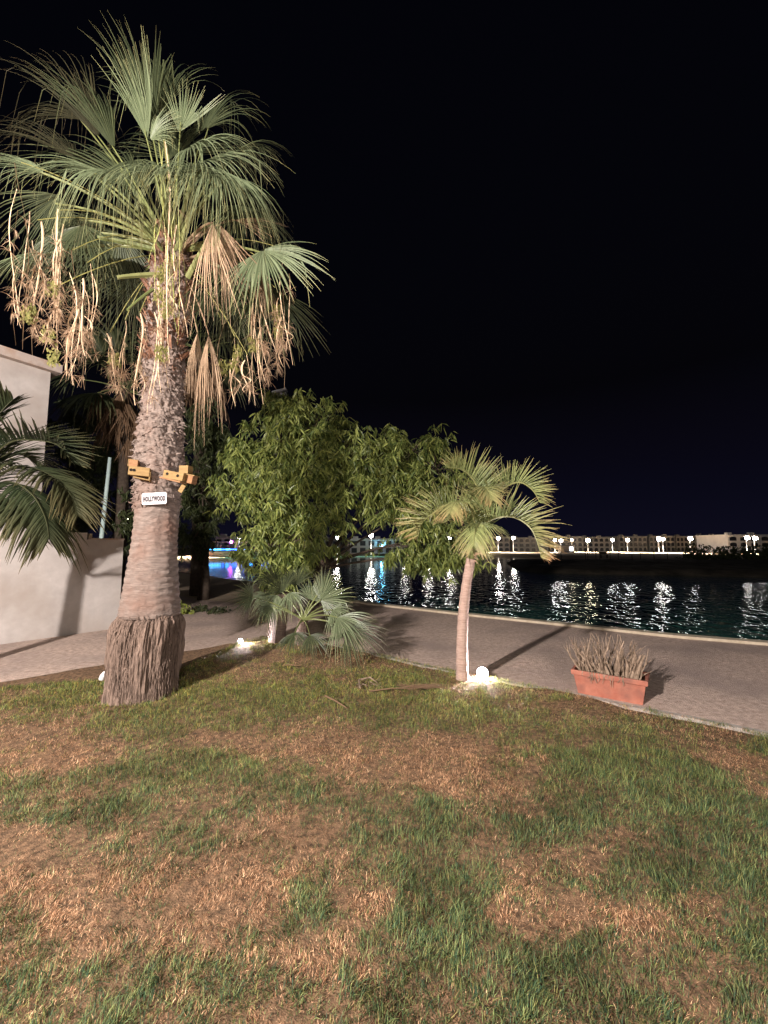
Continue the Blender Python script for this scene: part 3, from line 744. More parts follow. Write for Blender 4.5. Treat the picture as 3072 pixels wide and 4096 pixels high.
# left palm, its trunk just outside the picture
lb=Vector((-5.95,5.4,0)); lt=Vector((-5.85,5.4,1.95)); Yl=5.3
lf=[dict(p=q([(-185,2100,5.35),(-40,1850,5.3),(40,1770,5.2),(130,1760,5.1),(230,1780,5.0),(290,1850,4.95)]),l=.66,w=.03,n=64,up=.7,t=red(.2)),
 dict(p=q([(-185,2100,5.3),(-20,1920,5.1),(80,1870,4.9),(180,1890,4.7),(270,1960,4.6),(310,2060,4.5)]),l=.66,w=.03,n=64,up=.3,dr=.4,t=red(.9)),
 dict(p=q([(-185,2100,5.3),(-30,1960,5.0),(50,1930,4.7),(130,1980,4.5),(180,2070,4.4),(195,2150,4.35)]),l=.62,w=.03,n=64,up=.0,dr=.6,t=red(.4)),
 dict(p=q([(-185,2100,5.35),(-80,1850,5.4),(-50,1720,5.4),(10,1640,5.4),(50,1600,5.4)]),l=.6,w=.03,n=60,up=.7,t=red(.1)),
 dict(p=q([(-185,2100,5.35),(-40,1900,5.6),(30,1820,5.9),(110,1830,6.1),(180,1900,6.3)]),l=.66,w=.03,n=64,up=.4,dr=.3,t=red(.3)),
 dict(p=q([(-185,2100,5.35),(-60,2000,4.9),(0,1990,4.5),(60,2040,4.3),(90,2100,4.2)]),l=.5,w=.03,n=60,up=.0,dr=.5,t=red(.5)),
 dict(p=q([(-185,2100,5.35),(-150,1850,5.3),(-260,1780,5.2),(-380,1850,5.1)]),l=.66,w=.03,n=64,up=.5,t=red(.3)),
 dict(p=q([(-185,2100,5.35),(-160,1950,5.5),(-280,1930,5.7),(-380,2050,5.9)]),l=.66,w=.03,n=64,up=.5,t=red(.3)),
 dict(p=q([(-185,2100,5.35),(-70,1850,5.7),(-60,1750,6.1),(-80,1750,6.6)]),l=.66,w=.03,n=64,up=.5,t=red(.3)),
]
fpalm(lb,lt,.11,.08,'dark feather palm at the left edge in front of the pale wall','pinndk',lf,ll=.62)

# ------------------------------------------------------------ broadleaf trees
def leafcluster(mb,p,n,l,w,mi=0):
    for k in range(n):
        a=rnd(0,2*PI); d=(Vector((math.cos(a),math.sin(a),0))*rnd(.3,1)+DOWN*rnd(.1,1.2)).normalized(); L_=l*rnd(.6,1.15)
        st=p+Vector((rnd(-1,1),rnd(-1,1),rnd(-1,1)))*l*.35
        pts=[st,st+d*L_*.35,st+d*L_*.7+DOWN*L_*.08,st+d*L_+DOWN*L_*.22]
        sd=d.cross(Vector((rnd(-1,1),rnd(-1,1),rnd(-.4,1)))); sd=sd.normalized() if sd.length>.01 else Vector((1,0,0))
        mb.ribbon(pts,[w*.3,w,w*.85,.002],side=sd,fold=.4)
def btree(base,lobes,n,label,mt,l=.205,w=.042,tr_=.16,per=9,clumps=True,shell=.55,cat='tree'):
    e=empty('broadleaf_tree',base,label,cat)
    mb=MB(); cs=[]
    B=Vector(base)
    fork=B+UP*1.1
    mb.tube([B+DOWN*.05,B+UP*.5+Vector((.04,0,0)),fork],[tr_*1.25,tr_,tr_*.85],12)
    lc=MB(); tot=sum(s[1]**2 if not hasattr(s[1],'__len__') else s[1][0]*s[1][2] for s in lobes)
    for c,r in lobes:
        rr=Vector(r); c=Vector(c)
        P=curve3(fork,(fork+c)/2+UP*.3,c,8); mb.tube(P,[tr_*.26*(1-.8*i/8) for i in range(9)],7)
        k=int(n*(rr.x*rr.z)/tot)
        subs=[]
        for i in range(max(8,k//9)):
            d=Vector((random.gauss(0,1),random.gauss(0,1),random.gauss(0,1))).normalized()
            p=c+Vector((d.x*rr.x,d.y*rr.y,d.z*rr.z))*rnd(.55,1.12); subs.append((p,rnd(.14,.36)))
        if clumps:
            for i in range(k):
                p0,sr=subs[i%len(subs)]; d=Vector((random.gauss(0,.6),random.gauss(0,.6),random.gauss(0,.5)))
                leafcluster(lc,p0+d*sr,per,l,w)
                if i<len(subs): mb.tube([c.lerp(p0,.1),c.lerp(p0,.6)+UP*.08,p0],[.018,.011,.004],4,cap=False)
            continue
        for i in range(k):
            d=Vector((random.gauss(0,1),random.gauss(0,1),random.gauss(0,1))).normalized(); rad_=rnd(shell,1.0)**.6
            bump=.66+.62*float(vnoise(np.array([d.x*2.3+c.x]),np.array([d.y*2.3]),np.array([d.z*2.3+c.z]))[0])
            p=c+Vector((d.x*rr.x,d.y*rr.y,d.z*rr.z))*rad_*bump
            leafcluster(lc,p,per,l,w)
            if i%9==0:
                mb.tube([c.lerp(p,.1),c.lerp(p,.6)+UP*.08,p],[.018,.011,.004],4,cap=False)
    mb.build('trunk',M['bark3'],e,smooth=True); lc.build('crown',M[mt],e)
    return e
def L3(px,py,Y,rpx,rz,ry=None):
    return (dp(px,py,Y),(rpx/F*Y,(ry if ry else rpx/F*Y*.9),rz/F*Y))
lob=[L3(1130,1780,10.2,190,150),L3(1000,1870,10.2,120,120),L3(1250,1700,10.5,130,110),L3(1060,2010,9.9,150,150),L3(1200,1980,9.6,160,150),L3(1120,2170,9.6,140,130),L3(1230,2130,9.5,130,120),
 L3(1350,1850,10.2,160,130),L3(1420,1960,10.0,130,110),L3(1640,2180,9.9,90,90),L3(1250,1850,9.9,150,130),L3(1500,1830,10.2,150,110),L3(1640,1810,10.2,130,95),L3(1740,1870,10.1,110,110),L3(1560,1960,10.0,120,100),L3(1700,2030,10.0,110,130),L3(1760,2150,9.9,110,120),L3(1850,2230,9.8,90,70),L3(1090,2310,9.3,90,90),L3(1140,1640,10.5,110,60)]
tb=gp(1285,2440)
btree((tb.x,10.6,0),lob,3600,'large lit mango-like tree with drooping leaf clusters at the water edge','mango')
lob2=[L3(800,1720,13,90,130),L3(790,1950,13,90,160),L3(770,2150,12.5,75,100),L3(860,1820,13.5,70,120)]
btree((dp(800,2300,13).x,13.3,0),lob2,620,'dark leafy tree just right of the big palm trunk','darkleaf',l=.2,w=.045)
lob3=[L3(420,1720,15,110,120),L3(380,1880,14.5,110,110),L3(480,1900,14,90,110),L3(520,2040,12,60,90),L3(560,2130,12,45,80),L3(470,2080,15,60,60),L3(300,1950,15,90,140),L3(330,1750,16,150,140),L3(250,2100,15,120,80)]
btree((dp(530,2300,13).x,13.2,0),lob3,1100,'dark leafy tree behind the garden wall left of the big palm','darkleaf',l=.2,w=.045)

# ------------------------------------------------------------ low fan palms by the path
pb=gp(1205,2590)
pl2=empty('low_fan_palm',pb,'low spreading fan palm with pale stalks at the tip of the lawn','palm tree')
pc=dp(1212,2480,6.6)
mb=MB(); mb.tube([pb+DOWN*.03,pb.lerp(pc,.5),pc],[.12,.11,.08],12); mb.build('trunk',M['fibre'],pl2)
lows=[((1282,2400,6.3),(1400,2330,6.0),.9,200,.08,'fan'),((1240,2400,6.8),(1290,2300,7.0),.9,160,.1,'fan'),((1130,2370,6.8),(1060,2260,6.9),.9,150,.1,'fandk'),((1185,2340,7.0),(1180,2230,7.2),.8,150,.1,'fandk'),
 ((1010,2390,6.4),(900,2360,6.1),.8,170,.1,'fandk'),((1350,2470,6.0),(1470,2570,5.6),.7,120,.2,'fan'),((1390,2520,5.9),(1540,2600,5.5),.7,130,.2,'fandk'),((1330,2410,6.9),(1440,2400,7.1),.8,160,.1,'fandk'),
 ((1180,2530,6.0),(1180,2620,5.7),.7,170,.2,'fandk'),((1240,2540,5.9),(1300,2620,5.7),.6,150,.2,'fandk'),((1090,2430,6.5),(1000,2480,6.3),.8,150,.3,'fandk'),((1290,2350,6.6),(1330,2260,6.6),.8,150,.1,'fandk'),((1330,2440,6.2),(1420,2470,5.9),.7,160,.2,'fan')]
for h,t,fc,sd,dr,m in lows:
    H=dp(*h);T=dp(*t); mb=MB(); fan(mb,H,T,fc,sd,dr,nseg=30,ragged=.15,wid=.8); petiole(mb,pc,H,.022,.010,lift=.12,mi=1)
    mb.build('frond',[M[m],M['petiole']],pl2,tint=True)
sb=gp(1105,2585)
pl3=empty('low_fan_palm',sb,'short stocky fan palm stump lit by the small ground light at its foot','palm tree')
st=dp(1125,2370,6.95)
mb=MB(); P=[sb+DOWN*.03,sb.lerp(st,.3),sb.lerp(st,.6),st]; mb.tube(P,[.15,.135,.14,.12],16)
for k in range(90):
    t=rnd(.0,.95); p=sb.lerp(st,t); a=rnd(0,2*PI); o_=Vector((math.cos(a),math.sin(a),0)); s=p+o_*.125
    mb.ribbon([s,s+UP*.06+o_*.02,s+UP*.14+o_*rnd(.03,.07)],[.06,.045,.01],side=Vector((-o_.y,o_.x,0)),fold=.5)
mb.build('trunk',M['bark1'],pl3)
for h,t,m in [((1110,2380,6.7),(1040,2470,6.4),'fan'),((1060,2370,6.8),(980,2430,6.6),'fan'),((1090,2330,7.2),(1030,2250,7.4),'fandk'),((1150,2330,7.1),(1200,2260,7.2),'fandk'),((1160,2370,6.7),(1190,2450,6.4),'fan'),((1080,2400,6.6),(1090,2490,6.4),'fan')]:
    H=dp(*h);T=dp(*t); mb=MB(); fan(mb,H,T,.6,140,.3,nseg=24,ragged=.2,wid=.8); petiole(mb,st,H,.02,.010,lift=.2,mi=1)
    mb.build('frond',[M[m],M['petiole']],pl3,tint=True)

# small shrubs
def shrub(px,py,r,h,n,mt,label,l=.07,w=.03):
    b=gp(px,py); mb=MB()
    for k in range(n):
        d=Vector((random.gauss(0,.5),random.gauss(0,.5),abs(random.gauss(.2,.5)))); p=b+Vector((d.x*r,d.y*r,min(d.z,1.2)*h)); leafcluster(mb,p,4,l,w)
    e=empty('shrub',b,label,'shrub'); mb.build('foliage',M[mt],e)
    s=MB()
    for k in range(6): s.tube([b,b+Vector((rnd(-.5,.5)*r,rnd(-.5,.5)*r,h*.5)),b+Vector((rnd(-1,1)*r*.7,rnd(-1,1)*r*.7,h*.9))],[.008,.006,.002],4)
    s.build('stem',M['bark3'],e)
shrub(740,2455,.22,.30,60,'shrub','small pale yellow-green shrub glowing beside the big palm trunk')
for px,py,lab in [(800,2445,'dark low shrub next to the pale yellow-green shrub'),(870,2450,'dark low shrub at the right end of the short planted row')]:
    shrub(px,py,.3,.14,70,'darkleaf',lab)

# ------------------------------------------------------------ house and garden walls
hd=Vector((.5,.87,0)).normalized(); hn=Vector((.87,-.5,0)).normalized()
hc=dp(203,1490,9.0); hz=hc.z
hc0=Vector((hc.x,hc.y,0))
def wallbox(mb,a,b,z0,z1,th,nrm,mi=0):
    """box whose outer face runs a->b, thickness behind it"""
    a=Vector((a.x,a.y,0));b=Vector((b.x,b.y,0)); o_=-nrm*th
    vs=[a+UP*z0,b+UP*z0,b+o_+UP*z0,a+o_+UP*z0,a+UP*z1,b+UP*z1,b+o_+UP*z1,a+o_+UP*z1]
    mb.add(vs,[(0,3,2,1),(4,5,6,7),(0,1,5,4),(1,2,6,5),(2,3,7,6),(3,0,4,7)],mi)
he=empty('house',hc0,'pale plastered house corner with a flat projecting roof edge','house')
mb=MB(); wallbox(mb,hc0-hd*9,hc0,-.1,hz,7,hn); mb.build('wall',M['plaster'],he)
mb=MB(); wallbox(mb,hc0-hd*9.1+hn*.16,hc0+hd*.16+hn*.16,hz+.002,hz+.2,7.4,hn); mb.build('roof_edge',M['cap'],he)
w1=gp(475,2512); w0=gp(0,2578); wd=(w1-w0).normalized(); wn_=Vector((wd.y,-wd.x,0))
we=empty('garden_wall',(w1.x,w1.y,0),'pale plastered garden wall with palm shadows beside the path','wall')
wt=dp(490,2160,w1.y).z
kx=w0.lerp(w1,.64)
mb=MB(); wallbox(mb,w0-wd*5,kx,-.1,wt+.14,.25,wn_); wallbox(mb,kx+wd*.001,w1,-.1,wt,.24,wn_-wn_*0); mb.build('wall',M['plaster'],we)
mb=MB(); wallbox(mb,kx+wn_*.012+wd*.02,w1+wn_*.012+wd*.012,wt+.001,wt+.03,.262,wn_); mb.build('coping',M['cap'],we)
mb=MB(); wallbox(mb,kx+wd*.03-wn_*.02,kx+wd*.09-wn_*.02,wt+.032,wt+.12,.06,wn_); mb.build('post_stub',M['coping'],we)

# ------------------------------------------------------------ pole lights near left
pe=gp(400,2400); Yq=11.5
b=dp(405,2160,Yq); b0=Vector((dp(398,2250,Yq).x,Yq,0)); t0=dp(440,1830,Yq)
e=empty('utility_pole',b0,'pale green metal pole standing behind the garden wall','pole')
mb=MB(); mb.tube([b0,b,t0],[.062,.058,.045],12); mb.build('shaft',M['palepaint'],e,smooth=True)
mb=MB(); 
for py in(2012,2050): 
    c=dp(417,py,Yq); mb=MB(); mb.tube([c,c+UP*.05],[.068,.068],12); mb.build('clamp',M['metal'],e)
Yk=22; t0=dp(495,2085,Yk); b0=Vector((t0.x,Yk,0))
e=empty('garden_lamp',b0,'small lit lamp on a thin post between the wall and big palm','lamp')
mb=MB(); mb.tube([b0,t0],[.05,.04],8); mb.build('post',M['white'],e)
mb=MB(); mb.tube([t0,t0+UP*.12,t0+UP*.3],[.10,.22,.2],10); mb.build('lantern',emat('lantern_glass',(1,.95,.75),14),e)
mb=MB(); mb.tube([t0+UP*.302,t0+UP*.36],[.30,.12],10); mb.build('cap',M['metal'],e)
# unlit slatted lamp head above the tree
Yk=12.2; t0=dp(1112,1585,Yk); b0=Vector((t0.x,Yk,0))
e=empty('tall_light_mast',b0,'unlit slatted floodlight head poking above the lit tree crown','light mast')
mb=MB(); mb.tube([b0,t0],[.08,.05],10); mb.build('mast',M['metal'],e)
mb=MB(); rt=Matrix.Rotation(-.25,3,'Y')
for k in range(2): mb.box(t0+Vector((.05,0,.02+.13*k)),(.46,.2,.07),rt)
mb.build('lamp_head',M['metal'],e)

# ------------------------------------------------------------ things fixed on the palm
def panel_with(mb,*a): pass
def nestbox(name,org,rotz,tilt,size,label,extras):
    e=empty(name,org,label,'birdhouse'); rm=Matrix.Rotation(rotz,3,'Z')@Matrix.Rotation(tilt,3,'Y')
    sx,sy,sz=size
    mb=MB(); mb.box(Vector(org),(sx,sy,sz),rm); mb.build('body',M['ply'],e)
    mb=MB(); 
    for hx in extras['holes']:
        c=Vector(org)+rm@Vector((hx,-sy/2-.0015,.005)); d=rm@Vector((0,-1,0))
        mb.tube([c+d*-.001,c+d*.001],[.016,.016],16)
    mb.build('entrance_hole',M['hole'],e)
    for nm,c,s_,m_,rx in extras['bits']:
        mb=MB(); mb.box(Vector(org)+rm@Vector(c),s_,rm@Matrix.Rotation(rx,3,'Y')); mb.build(nm,M[m_],e)
    return e
yb=Y0-.20
lo=dp(560,1888,yb); 
nestbox('birdhouse',lo,.35,.06,(.20,.11,.095),'wooden birdhouse on the left of the palm trunk, two slot holes, brown box on top',
  dict(holes=(-.075,-.045),bits=[('upper_box',(-.07,.02,.085),(.085,.09,.07),'ply2',0),('upper_lid',(-.116,.02,.087),(.006,.095,.08),'ply',0),('upper_top',(-.07,.02,.1235),(.09,.095,.006),'ply',0),('shelf',(.03,.01,-.075),(.16,.09,.012),'ply',.12),('bracket',(.105,-.03,-.04),(.012,.03,.09),'ply',0)]))
ro=dp(705,1905,yb-.02)
nestbox('birdhouse',ro,-.12,.20,(.235,.11,.085),'long wooden birdhouse tilted on the right of the palm trunk, two round holes',
  dict(holes=(-.07,.055),bits=[('upper_box',(.075,.03,.088),(.105,.09,.088),'ply',-.2),('side_box',(.155,.05,-.005),(.07,.09,.085),'ply2',0),('side_lid',(.16,.05,.044),(.10,.11,.010),'ply',0),('base_board',(-.02,.0,-.052),(.25,.13,.016),'ply2',.04),('prop',(.10,-.0,-.12),(.05,.012,.09),'ply',.35)]))
# number-plate style sign
so=dp(617,1994,Y0-.19+.04); 
se=empty('name_plate',so,'white metal plate reading HOLLYWOOD fixed to the palm trunk','sign')
rm=Matrix.Rotation(-.06,3,'Y')@Matrix.Rotation(.05,3,'Z')
PW,PH=.268,.132
mb=MB(); vs=[]; nseg=6; r_=.018
for cx,cz,a0 in((PW/2-r_,PH/2-r_,0),(-PW/2+r_,PH/2-r_,PI/2),(-PW/2+r_,-PH/2+r_,PI),(PW/2-r_,-PH/2+r_,1.5*PI)):
    for k in range(nseg+1):
        a=a0+PI/2*k/nseg; vs.append((cx+r_*math.cos(a),cz+r_*math.sin(a)))
n=len(vs); F_=[so+rm@Vector((x,-.0015,z)) for x,z in vs]; B_=[so+rm@Vector((x,.0015,z)) for x,z in vs]
mb.add(F_+B_,[tuple(range(n))[::-1],tuple(range(n,2*n))]+[(i,(i+1)%n,n+(i+1)%n,n+i) for i in range(n)])
M['plate']=pmat('plate_enamel',(.44,.42,.42),(.48,.46,.46),10,.5,0)
mb.build('plate',M['plate'],se)
def text(body,size,xs,loc,m,name,wt=.0):
    cu=bpy.data.curves.new('t','FONT'); cu.body=body; cu.size=size; cu.align_x='CENTER'; cu.align_y='CENTER'; cu.offset=wt; cu.extrude=.0006; cu.space_character=1.22
    ob=bpy.data.objects.new('t',cu); COL.objects.link(ob)
    dg=bpy.context.evaluated_depsgraph_get(); me=bpy.data.meshes.new_from_object(ob.evaluated_get(dg))
    bpy.data.objects.remove(ob)
    mr=rm.to_4x4()@Matrix.Rotation(PI/2,4,'X')@Matrix.Diagonal((xs,1,1,1))
    me.transform(Matrix.Translation(rm@Vector(loc))@mr); me.materials.clear(); me.materials.append(m)
    o=bpy.data.objects.new(name,me); COL.objects.link(o); o.parent=se; return o
text('HOLLYWOOD',.072,.44,(0,-.0035,-.006),M['letter'],'lettering',.0052)
mb=MB()
for i,w in enumerate((.016,.004,.012,.03)): mb.box(so+rm@Vector((-.035+(0,.018,.031,.056)[i],-.0022,.041)),(w,.001,.005),rm)
mb.build('small_print',M['faint'],se)
mb=MB()
for x in(-.085,.085): mb.tube([so+rm@Vector((x,-.001,.05)),so+rm@Vector((x,-.004,.05))],[.008,.008],10)
for x in(-.085,.085): mb.box(so+rm@Vector((x,-.002,-.047)),(.016,.002,.004),rm)
mb.build('bolt',M['metal'],se)

# ------------------------------------------------------------ planter
A=gp(2312,2772); Bq=gp(2572,2822); ax=(Bq-A).normalized(); ay=Vector((-ax.y,ax.x,0)); Wd=(Bq-A).length
Hh=.27; Dp_=.30
e=empty('planter',(A+Bq)/2+ay*Dp_/2,'long terracotta trough planter standing on the paving by the lawn edge','planter')
mb=MB(); 
def rect(z,ex,ey): 
    c=A+ax*Wd/2+ay*Dp_/2
    return [c+ax*sx*(Wd/2+ex)+ay*sy*(Dp_/2+ey)+UP*z for sx,sy in((-1,-1),(1,-1),(1,1),(-1,1))]
lv=[(0,0.0,0.0),(.03,.004,.004),(.215,.035,.03),(.216,.052,.047),(.222,.056,.05),(.262,.060,.054),(.27,.056,.05),(.27,.032,.028),(.20,.022,.018),(.06,.0,-.0)]
vs=[];fs=[]
for z,ex,ey in lv: vs+=rect(z+.002,ex,ey)
for i in range(len(lv)-1):
    for j in range(4): a=i*4+j; b=i*4+(j+1)%4; fs.append((a,b,b+4,a+4))
fs.append((3,2,1,0)); mb.add(vs,fs); mb.build('trough',M['terra'],e)
mb=MB(); r=rect(.215,.022,.018); mb.add(r,[(0,1,2,3)]); mb.build('soil',M['soil'],e)
de=empty('dried_plant',e.location+UP*.215,'tangle of bare grey-brown stems growing from the terracotta planter','plant')
mb=MB(); c0=Vector(e.location)
for k in range(78):
    u=rnd(-.46,.46)*(Wd); v_=rnd(-.4,.4)*Dp_; p=c0+ax*u+ay*v_+UP*.215
    hgt=rnd(.22,.52)*(1-.5*abs(u/Wd)**1.5*2*.6); dr_=ax*(u/Wd*.75+rnd(-.25,.25))+ay*(v_/Dp_*.6+rnd(-.25,.25))+UP
    P=[p]; cur=p.copy(); dd=dr_.normalized()
    for s_ in range(6):
        dd=(dd+Vector((rnd(-.32,.32),rnd(-.32,.32),rnd(-.02,.14)))).normalized(); cur=cur+dd*hgt/6; P.append(cur.copy())
    r0=rnd(.006,.019); mb.tube(P,[r0*(1-.75*i/6)*rnd(.85,1.15) for i in range(7)],6,cap=False)
    for z in range(2):
        i=random.randrange(2,6); q_=P[i]; d=(dd+Vector((rnd(-.6,.6),rnd(-.6,.6),rnd(.0,.6)))).normalized()*rnd(.05,.14)
        mb.tube([q_,q_+d*.5,q_+d+UP*.01],[r0*.35,r0*.28,.001],4,cap=False)
for k in range(7): # leaning long ones
    p=c0+ax*(-.42 if k<3 else .42)*Wd*rnd(.8,1)+UP*.22; d=(ax*(-1 if k<3 else 1)*rnd(.3,.8)+UP*rnd(.4,.9)).normalized()*rnd(.15,.35)
    mb.tube([p,p+d*.5+UP*.01,p+d],[.012,.008,.002],5,cap=False)
for k in range(16): # roots spilling over the rim
    u=rnd(-.42,.42)*Wd; p=c0+ax*u-ay*(Dp_/2+.052)+UP*.272; l=rnd(.05,.14)
    mb.tube([p+ay*.06,p+UP*.003,p-ay*.008+DOWN*l*.5+ax*rnd(-.02,.02),p-ay*.004+DOWN*l+ax*rnd(-.03,.03)],[.005,.005,.004,.002],4,cap=False)
mb.build('stems',M['deadstem'],de)
# thicker gnarled stems
mb=MB()
for k in range(22):
    u=rnd(-.42,.42)*Wd; v_=rnd(-.35,.35)*Dp_; p=c0+ax*u+ay*v_+UP*.215; h=rnd(.14,.32); l=ax*(u/Wd*.5+rnd(-.15,.15))
    mb.tube([p,p+(UP+l)*h*.4,p+(UP+l)*h*.75+ax*.01,p+(UP+l*1.3)*h],[.022,.019,.015,.010],7)
mb.build('thick_stem',M['deadstem'],de)

# ------------------------------------------------------------ ground lights
def ground_light(px,py,size,aim,label,power,spot):
    c=gp(px,py,.05); e=empty('ground_floodlight',(c.x,c.y,.05),label,'floodlight')
    a=(Vector(aim)-c).normalized(); rq=a.to_track_quat('-Y','Z').to_matrix()
    mb=MB(); mb.tube([c+DOWN*.05,c+UP*.07],[.012,.012],8); mb.build('spike',M['metal'],e)
    cc=c+UP*.065
    mb=MB(); mb.tube([cc-a*.10,cc-a*.09,cc-a*.006],[size*.25,size*.5,size*.56],20); mb.build('housing',M['metal'],e)
    mb=MB(); mb.tube([cc-a*.004,cc+a*.006],[size*.5,size*.5],20); mb.build('lens',M['lens'],e)
    o=lamp('floodlight_beam','SPOT',cc+a*.03,power,(1,.9,.95),.04,cc+a,spot,.6); return e
ground_light(1930,2712,.125,(.75,3.2,1.0),'glaring white ground floodlight at the foot of the young palm',260,170)
lo=gp(962,2575)
ground_light(962,2580,.075,(-1.75,6.5,.45),'small glowing ground light in the grass beside the palm stump',120,165)

# ------------------------------------------------------------ litter on the lawn
def onlawn(px,py,dz=.03):
    p=gp(px,py,.07); p.z=float(lawn_z(np.array([p.x]),np.array([p.y]))[0])+dz; return p
mb=MB()
P=[onlawn(1440,2770),onlawn(1436,2742,.05),onlawn(1480,2735,.06),onlawn(1510,2748,.03)]
mb.tube(P,[.012,.012,.010,.004],5)
for k in range(40):
    p=onlawn(rnd(1440,1520),rnd(2738,2768),rnd(.02,.04)); d=Vector((rnd(-1,1),rnd(-1,1),rnd(-.1,.3)))*.08
    mb.ribbon([p,p+d*.5,p+d],[.004,.006,.001],side=d.orthogonal())
o=mb.build('dead_leaf',M['deadstem']); tag(o,'curled dark brown dead leaf on the lawn left of the ground light','fallen leaf')
mb=MB()
for k in range(46):
    x0=rnd(1580,1700); a=onlawn(x0,2765+rnd(-8,8),.03); b=onlawn(x0+rnd(60,190),2768+rnd(-14,22),rnd(.02,.05))
    mb.ribbon([a,a.lerp(b,.5)+UP*.02,b],[.006,.010,.001],side=Vector((0,1,.3)))
mb.tube([onlawn(1480,2783),onlawn(1540,2775),onlawn(1600,2768)],[.010,.010,.006],5)
o=mb.build('dry_frond',M['deaddk']); tag(o,'flattened dry brown palm frond lying on the lawn beside the young palm','fallen frond')
for a,b,lab in [((1300,2802),(1388,2852),'pale dry twig lying aslant in the middle of the lawn'),((1130,2672),(1205,2672),'short pale twig in the brown grass near the low fan palm')]:
    mb=MB(); A_=onlawn(*a,.035); B_=onlawn(*b,.035); mb.tube([A_,A_.lerp(B_,.5)+UP*.008,B_],[.009,.010,.006],6)
    o=mb.build('twig',M['deaddk']); tag(o,lab,'twig')
mb=MB(); c=onlawn(404,2735,.05)
mb.tube([c,c+Vector((.02,0,.045)),c+Vector((.03,.01,.09))],[.03,.034,.012],9)
mb.tube([c+Vector((.08,0,-.01)),c+Vector((.10,.01,.05))],[.022,.014],8)
o=mb.build('paper_scrap',M['white']); tag(o,'crumpled white scrap in the grass left of the palm base','litter')

# ------------------------------------------------------------ far shore
def apartment(x0,x1,Y,zt,nf,nw,label,m='facade',z0=0.0,arch=True,depth=10,lit=()):
    e=empty('apartment_block',((x0+x1)/2,Y,z0),label,'building','buildings along the far shore')
    mb=MB(); mb.box(((x0+x1)/2,Y+depth/2,(z0+zt)/2),(x1-x0,depth,zt-z0)); mb.build('wall',M[m],e)
    mb=MB(); mb.box(((x0+x1)/2,Y+depth/2,zt+.16),(x1-x0+.5,depth+.5,.3)); 
    k=x0+1.5
    while k<x1-2: mb.box((k,Y+1.5,zt+.62),(1.4,1.0,.6)); k+=rnd(4,7)
    mb.build('roof',M[m],e)
    fh=(zt-z0)/nf; ww=(x1-x0)/nw; wi=0
    for f in range(nf):
        mb=MB(); mb.box(((x0+x1)/2,Y-.35,z0+fh*f+fh*.98),(x1-x0,.7,.14)); mb.build('balcony_slab',M[m],e)
        for w in range(nw):
            cx=x0+ww*(w+.5); cz=z0+fh*f+fh*.46; hw=ww*.32; hh=fh*.34; mb=MB()
            n=8; pts=[(cx-hw,cz-hh),(cx+hw,cz-hh)]
            if arch: pts+=[(cx+hw*math.cos(PI*k/n),cz+hh*.35+hh*.65*math.sin(PI*k/n)) for k in range(n+1)]
            else: pts+=[(cx+hw,cz+hh),(cx-hw,cz+hh)]
            N_=len(pts); fr=[(p[0],Y-.03,p[1]) for p in pts]; bk=[(p[0],Y+.02,p[1]) for p in pts]
            mb.add(fr+bk,[tuple(range(N_)),]+[(i,N_+i,N_+(i+1)%N_,(i+1)%N_) for i in range(N_)])
            mb.build('window',M['winlit'] if wi in lit else M['dark'],e); wi+=1
    return e
def fx(px,Y): return (px-1536)/F*Y
YA=165
blk=[(1890,2040,2150,3,'leftmost of the long row, behind the young palm fronds'),(2045,2190,2153,3,'right of the young palm crown, lit by a pair of lamps'),(2195,2330,2148,3,'behind the small white kiosk'),(2335,2470,2150,3,'second right of the kiosk'),(2475,2590,2147,3,'midway along the row under one white lamp'),(2595,2700,2146,3,'under the double bright lamp'),(2705,2800,2147,3,'just right of the tall white street lamp'),(2805,2905,2143,3,'last grey one before the bright white gable')]
for i,(a,b,ty,nf,l) in enumerate(blk):
    apartment(fx(a,YA),fx(b,YA)-.4,YA+rnd(-2,2),dp(0,ty,YA).z,nf,6,'pale three-storey apartment block, '+l,lit=())
M['brightwall']=pmat('bright_plaster',(.62,.58,.54),(.72,.68,.63),.5,.9,0)
apartment(fx(2908,120),fx(3120,120),120,dp(0,2142,120).z,3,5,'brighter white building at the right edge of the far shore','brightwall',depth=12)
apartment(fx(1400,112),fx(1640,112),112,dp(0,2158,112).z,2,7,'two-storey white building with a blue-lit doorway seen under the tree','brightwall',arch=False)
apartment(fx(1215,118),fx(1385,118),118,dp(0,2160,118).z,2,6,'dim two-storey building left of the blue-lit one, behind the tree trunk','facade',arch=False)
apartment(fx(862,100),fx(925,100),100,dp(0,2150,100).z,2,2,'small pale cubic building beyond the blue-lit terrace','brightwall',arch=False)
apartment(fx(1700,150),fx(1880,150),150,dp(0,2165,150).z,2,6,'low dim block behind the right lobe of the tree','facade',arch=False)
# kiosk
Yk=125; a=fx(2242,Yk); b=fx(2296,Yk)
e=empty('kiosk',((a+b)/2,Yk,0),'small brightly lit white kiosk on the sand','kiosk')
mb=MB(); mb.box(((a+b)/2,Yk+1.2,1.15),(b-a,2.4,2.3)); mb.build('cabin',M['white'],e)
mb=MB(); mb.box(((a+b)/2,Yk+1.1,2.38),(b-a+.5,2.9,.14)); mb.build('roof',M['metal'],e)
mb=MB(); mb.box((a+(b-a)*.75,Yk-.02,1.3),(1.1,.06,1.3)); mb.build('window',M['winlit'],e)
